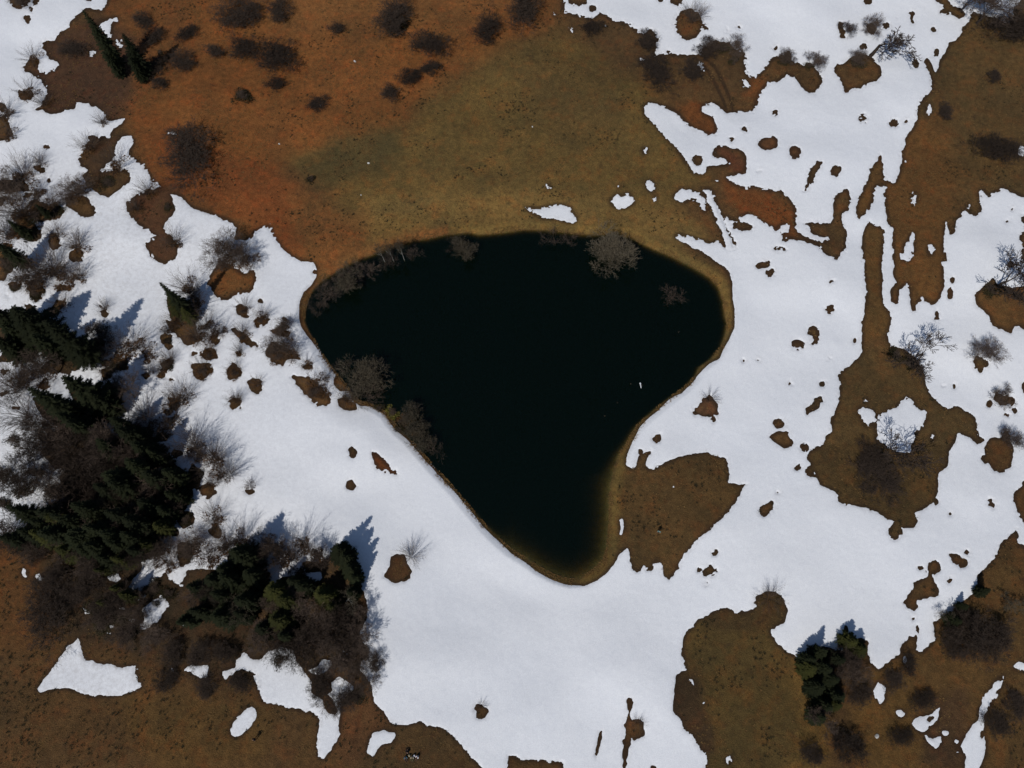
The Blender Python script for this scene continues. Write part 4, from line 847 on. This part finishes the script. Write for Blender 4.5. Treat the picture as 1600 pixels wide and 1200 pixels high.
bares([(125, 800, 34, 8), (175, 820, 34, 8), (215, 800, 28, 7), (20, 840, 26, 6), (110, 870, 28, 7), (185, 865, 28, 7), (235, 765, 28, 7), (135, 905, 24, 5), (175, 940, 26, 5)], 'leafless tree', 'in the lower part of the dark wood', GW, [TREE[0], TREE[1], DOME[0], DOME[1]], hc=.6)
bares([(85, 900, 15, 3), (115, 930, 14, 3), (155, 965, 20, 3), (212, 975, 20, 3), (190, 1000, 17, 3), (240, 1000, 17, 3), (218, 950, 15, 3), (60, 868, 16, 4)], 'thin grey leafless bush', 'on the brown slope under the dark wood', GW, [SHRB[0], SHRB[1], SHRB[2], DOME[1]], 'bare_bush', 'bush', names=('stems', 'twigs'), hc=.5)
bares([(150, 700, 30, 10), (100, 765, 30, 9), (205, 700, 26, 9), (60, 655, 28, 9), (185, 780, 28, 9), (130, 880, 24, 7), (235, 745, 22, 8), (330, 945, 26, 9), (300, 925, 20, 8)], 'pale twiggy tree', 'standing above the dark spruce crowns', GW, [TREE[1], GREY[0], TREE[2]], hc=.65)
bares([(535, 938, 22, 6)], 'pale whitish dead looking tree', 'inside the bottom wood', GW, [PALE[0]], hc=.6)
bares([(370, 962, 26, 7)], 'pale fallen looking grey tree', 'over the dark clump of the bottom wood', GW, [PALE[1]], hc=.6)
bares([(460, 940, 28, 6), (475, 970, 30, 6), (500, 985, 32, 6), (530, 980, 30, 6), (550, 960, 26, 5), (520, 1005, 30, 5), (480, 1005, 28, 5), (445, 1010, 26, 5), (400, 1000, 24, 5), (560, 1000, 22, 4), (420, 950, 26, 6)], 'brown leafless tree', 'in the bottom wood', GW, [TREE[0], TREE[1], TREE[2], DOME[2]], hc=.55)
bares([(560, 1015, 16, 2.5), (588, 1035, 13, 2), (575, 1060, 18, 2.5), (555, 1045, 22, 3), (530, 1030, 20, 3), (500, 1070, 22, 2.5), (540, 1095, 22, 2.5), (350, 1018, 17, 2.5), (310, 1022, 17, 2.5), (270, 1018, 18, 2.5), (375, 1068, 14, 1.5), (262, 1062, 15, 1.5), (322, 1075, 14, 1.5)], 'low leafless bush', 'along the lower edge of the bottom wood', GW, [DOME[0], DOME[1], SHRB[2]], 'bare_bush', 'bush', names=('stems', 'twigs'), hc=.45)
mounds([(190, 960, 22, 1.4), (160, 975, 18, 1.2), (145, 945, 18, 1.4), (225, 925, 12, 1.2), (205, 985, 15, 1)], 'dark olive bush', 'on the slope below the dark wood', GW, HEATH, 'low_bush', 'bush')
mounds([(570, 1020, 14, 1.2), (470, 900, 20, 1.2), (440, 1035, 14, 1), (560, 1085, 16, 1)], 'dark low bush', 'at the foot of the bottom wood', GW, HEATH, 'low_bush', 'bush')

# dead branches sticking out of the pond
for (u, v, rp, h), lb in zip([(1002, 602, 11, 1.2), (985, 600, 8, .6), (965, 630, 9, .5), (945, 650, 9, .5), (1060, 520, 9, .7)],
    ['dead branch with a white stub sticking out of the pond', 'faint branch tips left beside the white stub', 'faint sunken branch between the white stub and the lone branch below it', 'faint sunken branch lowest of the row in the pond', 'faint sunken branch below the half sunken willow']):
    p = at(u, v, WL); o = thing('dead_branch', p.x, p.y, lb, 'branch', 'dead branches in the pond', (1, 1, 1)); o.location.z = WL - .1
    t, c_ = PALE[0] if rp > 10 else PALE[1]
    k = rp * 0.075
    part('stem', t, o, (k * .5, k * .5, h)); part('twigs', c_, o, (k, k, h))
    if rp > 10:
        mb = MB(); r = random.Random(3); pr = Vector((0, -.5, .05))
        for i in range(5):
            q = pr + Vector((.07 + r.uniform(-.03, .03), .22, .07)); mb.tube(pr, q, .16 - .02 * i, .14 - .02 * i, 7); pr = q
        part('stub', mb.mesh('stub', M['ice']), o)

# pale stones
def rock_mesh(seed):
    bm = bmesh.new(); bmesh.ops.create_icosphere(bm, subdivisions=2, radius=1)
    r = random.Random(seed)
    off = [rv(r) * r.uniform(.6, .95) for _ in range(9)]
    for v_ in bm.verts:
        for o_ in off:
            dd = v_.co.dot(o_.normalized()) - o_.length
            if dd > 0: v_.co -= o_.normalized() * dd
        v_.co.z *= .6
    me = bpy.data.meshes.new('stone'); bm.to_mesh(me); bm.free(); me.materials.append(M['stone']); return me
RK = [rock_mesh(i) for i in range(3)]
STONES = [(556, 100.5, .22, 'on the upper orange slope'), (500, 163, .22, 'beside the low bush on the orange slope'), (435, 222, .2, 'near the olive and orange border'), (563, 302, .15, 'in the olive meadow'), (575, 252, .25, 'where orange turns olive above the pond'), (1430, 112+30, .2, 'in the narrow neck top right'), (1368, 1150, .35, 'on the tan ground bottom right'), (832, 200, .18, 'in the middle of the olive meadow')]
for u, v, s_, w in STONES:
    p = at(u, v); o = bpy.data.objects.new('stone', RK[RG.randrange(3)]); COL.objects.link(o)
    o.location = (p.x, p.y, gz(p.x, p.y) + s_ * .2); o.scale = (s_, s_ * 1.3, s_); o.rotation_euler.z = RG.uniform(0, 6)
    o['label'] = 'small pale stone ' + w; o['category'] = 'stone'; o['group'] = 'pale stones on the meadow'

# ------------------------------------------------------------------ tussocks: countless, one object
tz = np.random.RandomState(5)
def tuft_field(name, n, size, m, dens_fn, seed):
    r = np.random.RandomState(seed)
    X = r.uniform(-130, 130, n * 4); Y = r.uniform(-30, 155, n * 4)
    u, v = to_px(X, Y)
    bare = look(snow_w, u, v) < 0.42
    inside = (u > -80) & (u < 1680) & (v > -80) & (v < 1280)
    sd = np.full(X.shape, 50.0); mm = (X > WXY[:, 0].min() - 3) & (X < WXY[:, 0].max() + 3) & (Y > WXY[:, 1].min() - 3) & (Y < WXY[:, 1].max() + 3)
    sd[mm] = pond_sd(X[mm], Y[mm])
    k = bare & inside & (sd > 1.2) & (r.rand(n * 4) < dens_fn(X, Y, u, v))
    X, Y = X[k][:n], Y[k][:n]
    Z, _ = ground_z(X, Y)
    vs, fs = [], []
    for x, y, z in zip(X, Y, Z):
        s_ = size * (0.5 + r.rand()) ; b0 = len(vs); a0 = r.rand() * 6.28
        nb = 6
        for i in range(nb):
            a = a0 + 6.283 * i / nb + r.rand() * .6; L = s_ * (0.6 + .7 * r.rand()); hgt = s_ * (.35 + .6 * r.rand())
            ca, sa = math.cos(a), math.sin(a); w = s_ * .2
            vs += [(x - sa * w, y + ca * w, z - .03), (x + sa * w, y - ca * w, z - .03), (x + ca * L, y + sa * L, z + hgt)]
            fs.append((b0 + 3 * i, b0 + 3 * i + 1, b0 + 3 * i + 2))
    me = bpy.data.meshes.new(name); me.from_pydata(vs, [], fs); me.update()
    o = link(name, me, m); o['kind'] = 'stuff'; return o
o = tuft_field('dry_grass', 26000, 0.20, M['straw'], lambda X, Y, u, v: np.clip(fbm(X / 6, Y / 6, 3, 11) * 2.4 + .42, 0, 1), 1)
o['label'] = 'dry straw coloured grass tufts over the brown meadow'; o['category'] = 'grass'
def rim_field(name, n, m, seed):
    r = np.random.RandomState(seed); vs, fs = [], []
    nseg = len(WXY)
    for _ in range(n):
        i = r.randint(nseg); t = r.rand(); a, b_ = WXY[i], WXY[(i + 1) % nseg]
        q = a * (1 - t) + b_ * t; d = q - cen; d = d / np.hypot(*d)
        q = q + d * (r.rand() ** 1.6 * 1.3 - 0.12)
        if vnoise(np.array([q[0] / 2.5]), np.array([q[1] / 2.5]), 3)[0] < -0.02: continue
        z = max(gz(q[0], q[1]), WL) - .02; a0 = r.rand() * 6.28; s_ = r.uniform(.10, .30)
        for k in range(6):
            a1 = a0 + k * 1.05; b0 = len(vs); ca, sa = math.cos(a1), math.sin(a1); L = s_ * r.uniform(.5, 1.1)
            vs += [(q[0] - sa * .04, q[1] + ca * .04, z), (q[0] + sa * .04, q[1] - ca * .04, z), (q[0] + ca * L, q[1] + sa * L, z + s_)]
            fs.append((b0, b0 + 1, b0 + 2))
    me = bpy.data.meshes.new(name); me.from_pydata(vs, [], fs); me.update()
    o = link(name, me, m); o['kind'] = 'stuff'; return o
o = rim_field('shore_grass', 5200, M['straw'], 8)
o['label'] = 'sparse dead grass along the rim of the pond'; o['category'] = 'grass'
o = tuft_field('heather', 15000, 0.26, M['heath'], lambda X, Y, u, v: np.clip(fbm(X / 5, Y / 5, 4, 17) * 3.2 - .35 + 0.95 * (v > 640) * (u < 620), 0, 1), 2)
o['label'] = 'dark low heather and twigs scattered over the brown ground'; o['category'] = 'heather'

# ------------------------------------------------------------------ people
def skin_obj(name, chains, m, parent=None, sub=1):
    bm = bmesh.new(); lay = bm.verts.layers.skin.verify(); V = {}
    def vert(p, r_):
        k = tuple(round(x, 4) for x in p)
        if k not in V:
            v_ = bm.verts.new(p); v_[lay].radius = (r_, r_); V[k] = v_
            if len(V) == 1: v_[lay].use_root = True
        return V[k]
    for ch in chains:
        pv = None
        for x, y, z, r_ in ch:
            v_ = vert((x, y, z), r_)
            if pv is not None and pv != v_ and bm.edges.get((pv, v_)) is None: bm.edges.new((pv, v_))
            pv = v_
    me = bpy.data.meshes.new(name); bm.to_mesh(me); bm.free(); me.materials.append(m)
    o = bpy.data.objects.new(name, me); COL.objects.link(o)
    s_ = o.modifiers.new('skin', 'SKIN'); s_.use_smooth_shade = True
    o.modifiers.new('sub', 'SUBSURF').levels = sub; o.modifiers['sub'].render_levels = sub + 1
    if parent: o.parent = parent
    return o
SK = plain('skin', (0.48, 0.27, 0.18), .6); HAIR = plain('dark_hair', (0.02, 0.014, 0.01)); HAIR2 = plain('brown_hair', (0.08, 0.045, 0.02))
def person(u, v, rz, pose, top, legs, hair, label, topname='jacket', h=1.0):
    p = at(u, v); z0 = gz(p.x, p.y)
    if pose == 'sit':
        P_ = (0, 0, .12); W_ = (0, -.03, .33); C = (0, .0, .52); Nk = (0, .03, .64); Hd = (0, .07, .80)
        sh = .19; arms = lambda s: [(s * sh, .01, .57, .055), (s * .24, .12, .36, .042), (s * .12, .34, .34, .03)]
        leg = lambda s: [(s * .10, .03, .12, .085), (s * .15, .42, .42, .062), (s * .13, .62, .07, .042), (s * .13, .80, .05, .035)]
    else:
        P_ = (0, 0, .95); W_ = (0, 0, 1.12); C = (0, 0, 1.34); Nk = (0, .01, 1.50); Hd = (0, .03, 1.66)
        sh = .20; arms = lambda s: [(s * sh, 0, 1.42, .055), (s * .27, -.02, 1.15, .042), (s * .26, .12, .92, .03)]
        leg = lambda s: [(s * .10, 0, .93, .09), (s * .11, .03 + .05 * s, .50, .062), (s * .12, .08 * s, .08, .042), (s * .13, .14 + .08 * s, .035, .035)]
    def hand(s):
        w = arms(s)[-1]; e = arms(s)[-2]
        d = (Vector(w[:3]) - Vector(e[:3])).normalized(); out_ = []
        side = Vector((1, 0, 0)); dn = d.cross(side).normalized()
        palm = Vector(w[:3]) + d * .07
        out_.append([w, (*palm, .026)])
        for i in range(4):
            a = palm + side * (.018 * (i - 1.5)) + d * .02; L = (.035, .04, .037, .028)[i]
            b_ = a + d * L; c_ = b_ + (d - dn * .7).normalized() * L * .7
            out_.append([(*palm, .026), (*a, .010), (*b_, .009), (*c_, .007)])
        th = Vector(w[:3]) + d * .03
        t1 = th + side * (-s) * .035 + d * .02; out_.append([w, (*t1, .011), (*(t1 + d * .03), .008)])
        return out_
    spine = [(*P_, .12), (*W_, .11), (*C, .13), (*Nk, .05), (Hd[0], Hd[1], Hd[2] - .06, .07), (*Hd, .095), (Hd[0], Hd[1], Hd[2] + .08, .07)]
    face = [[(*Hd, .095), (Hd[0], Hd[1] + .10, Hd[2] - .02, .018)], [(*Hd, .095), (.09, Hd[1], Hd[2] - .01, .016)], [(*Hd, .095), (-.09, Hd[1], Hd[2] - .01, .016)]]
    ch = [spine] + face
    for s in (-1, 1):
        ch.append([(*C, .13)] + arms(s)); ch += hand(s); ch.append([(*P_, .12)] + leg(s))
    b_ = skin_obj('person', ch, SK)
    b_.location = (p.x, p.y, z0 + .02); b_.rotation_euler.z = rz; b_.scale = (h, h, h)
    tc = [[(*P_, .15), (*W_, .145), (*C, .165), (Nk[0], Nk[1], Nk[2] - .03, .075)]]
    for s in (-1, 1):
        a = arms(s); w = Vector(a[2][:3]) * .85 + Vector(a[1][:3]) * .15
        tc.append([(*C, .165), (*a[0][:3], .08), (*a[1][:3], .064), (*w, .048)])
    skin_obj(topname, tc, top, b_)
    lc = []
    for s in (-1, 1):
        l = leg(s); lc.append([(P_[0], P_[1], P_[2] - .01, .14)] + [(*l[0][:3], .11), (*l[1][:3], .082), (*l[2][:3], .06)])
    skin_obj('trousers', lc, legs, b_)
    skin_obj('hair', [[(Hd[0], Hd[1] - .07, Hd[2] - .05, .07), (Hd[0], Hd[1] - .03, Hd[2] + .05, .10), (Hd[0], Hd[1] + .03, Hd[2] + .09, .075)]], hair, b_)
    for s in (-1, 1):
        l = leg(s); skin_obj('shoe', [[(*l[2][:3], .05), (*l[3][:3], .045)]], HAIR, b_)
    b_['label'] = label; b_['category'] = 'person'; b_['group'] = 'people resting on the brown grass'
    return b_
blue = plain('blue_cloth', (0.06, 0.16, 0.22)); white = plain('white_cloth', (0.72, 0.70, 0.74)); dark = plain('dark_cloth', (0.015, 0.013, 0.016)); sand = plain('sand_cloth', (0.38, 0.34, 0.24)); teal = plain('teal_cloth', (0.10, 0.20, 0.19)); olive = plain('olive_cloth', (0.07, 0.07, 0.03))
person(635.5, 1181, R(200), 'sit', blue, dark, HAIR, 'person in a blue jacket sitting leftmost in the group near the bottom edge')
person(638.5, 1174, R(10), 'sit', dark, dark, HAIR2, 'person in black sitting at the back of the group, just above the blue jacket')
person(654, 1180, R(150), 'sit', white, dark, HAIR2, 'person in a bright white top sitting rightmost in the group', 'shirt')
person(646, 1181, R(180), 'sit', sand, olive, HAIR, 'person in a sand coloured top sitting in the middle of the group', 'shirt')
person(1028, 832, R(160), 'stand', teal, dark, HAIR, 'lone person in teal standing on the brown patch right of the pond')
person(403, 1153, R(140), 'stand', dark, dark, HAIR, 'lone person in black standing beside the oval snow scrap bottom left')
def backpack(u, v, m, rz, label):
    p = at(u, v); o = thing('backpack', p.x, p.y, label, 'backpack', 'backpacks beside the resting people', (1, 1, 1), rz)
    bm = bmesh.new(); bmesh.ops.create_cube(bm, size=1)
    for v_ in bm.verts: v_.co = Vector((v_.co.x * .32 * (1 - .2 * (v_.co.z > 0)), v_.co.y * .24, v_.co.z * .5 + .25))
    bmesh.ops.bevel(bm, geom=list(bm.edges), offset=.06, segments=3, affect='EDGES')
    me = bpy.data.meshes.new('bag'); bm.to_mesh(me); bm.free(); me.materials.append(m); part('bag', me, o)
    bm = bmesh.new(); bmesh.ops.create_cube(bm, size=1)
    for v_ in bm.verts: v_.co = Vector((v_.co.x * .24, v_.co.y * .10 + .16, v_.co.z * .22 + .16))
    bmesh.ops.bevel(bm, geom=list(bm.edges), offset=.03, segments=2, affect='EDGES')
    me = bpy.data.meshes.new('pocket'); bm.to_mesh(me); bm.free(); me.materials.append(m); part('pocket', me, o)
    for s in (-1, 1):
        mb = MB(); pr = Vector((s * .09, -.12, .46))
        for i in range(1, 7):
            q = Vector((s * .09, -.12 - .08 * math.sin(i / 6 * math.pi), .46 - i * .06)); mb.tube(pr, q, .018, .018, 5); pr = q
        part('strap', mb.mesh('strap', dark), o)
backpack(641.5, 1179, sand, 0.6, 'small beige backpack between the blue jacket and the sand coloured top')
backpack(649, 1178.5, white, 2.1, 'small pale backpack left of the white top')
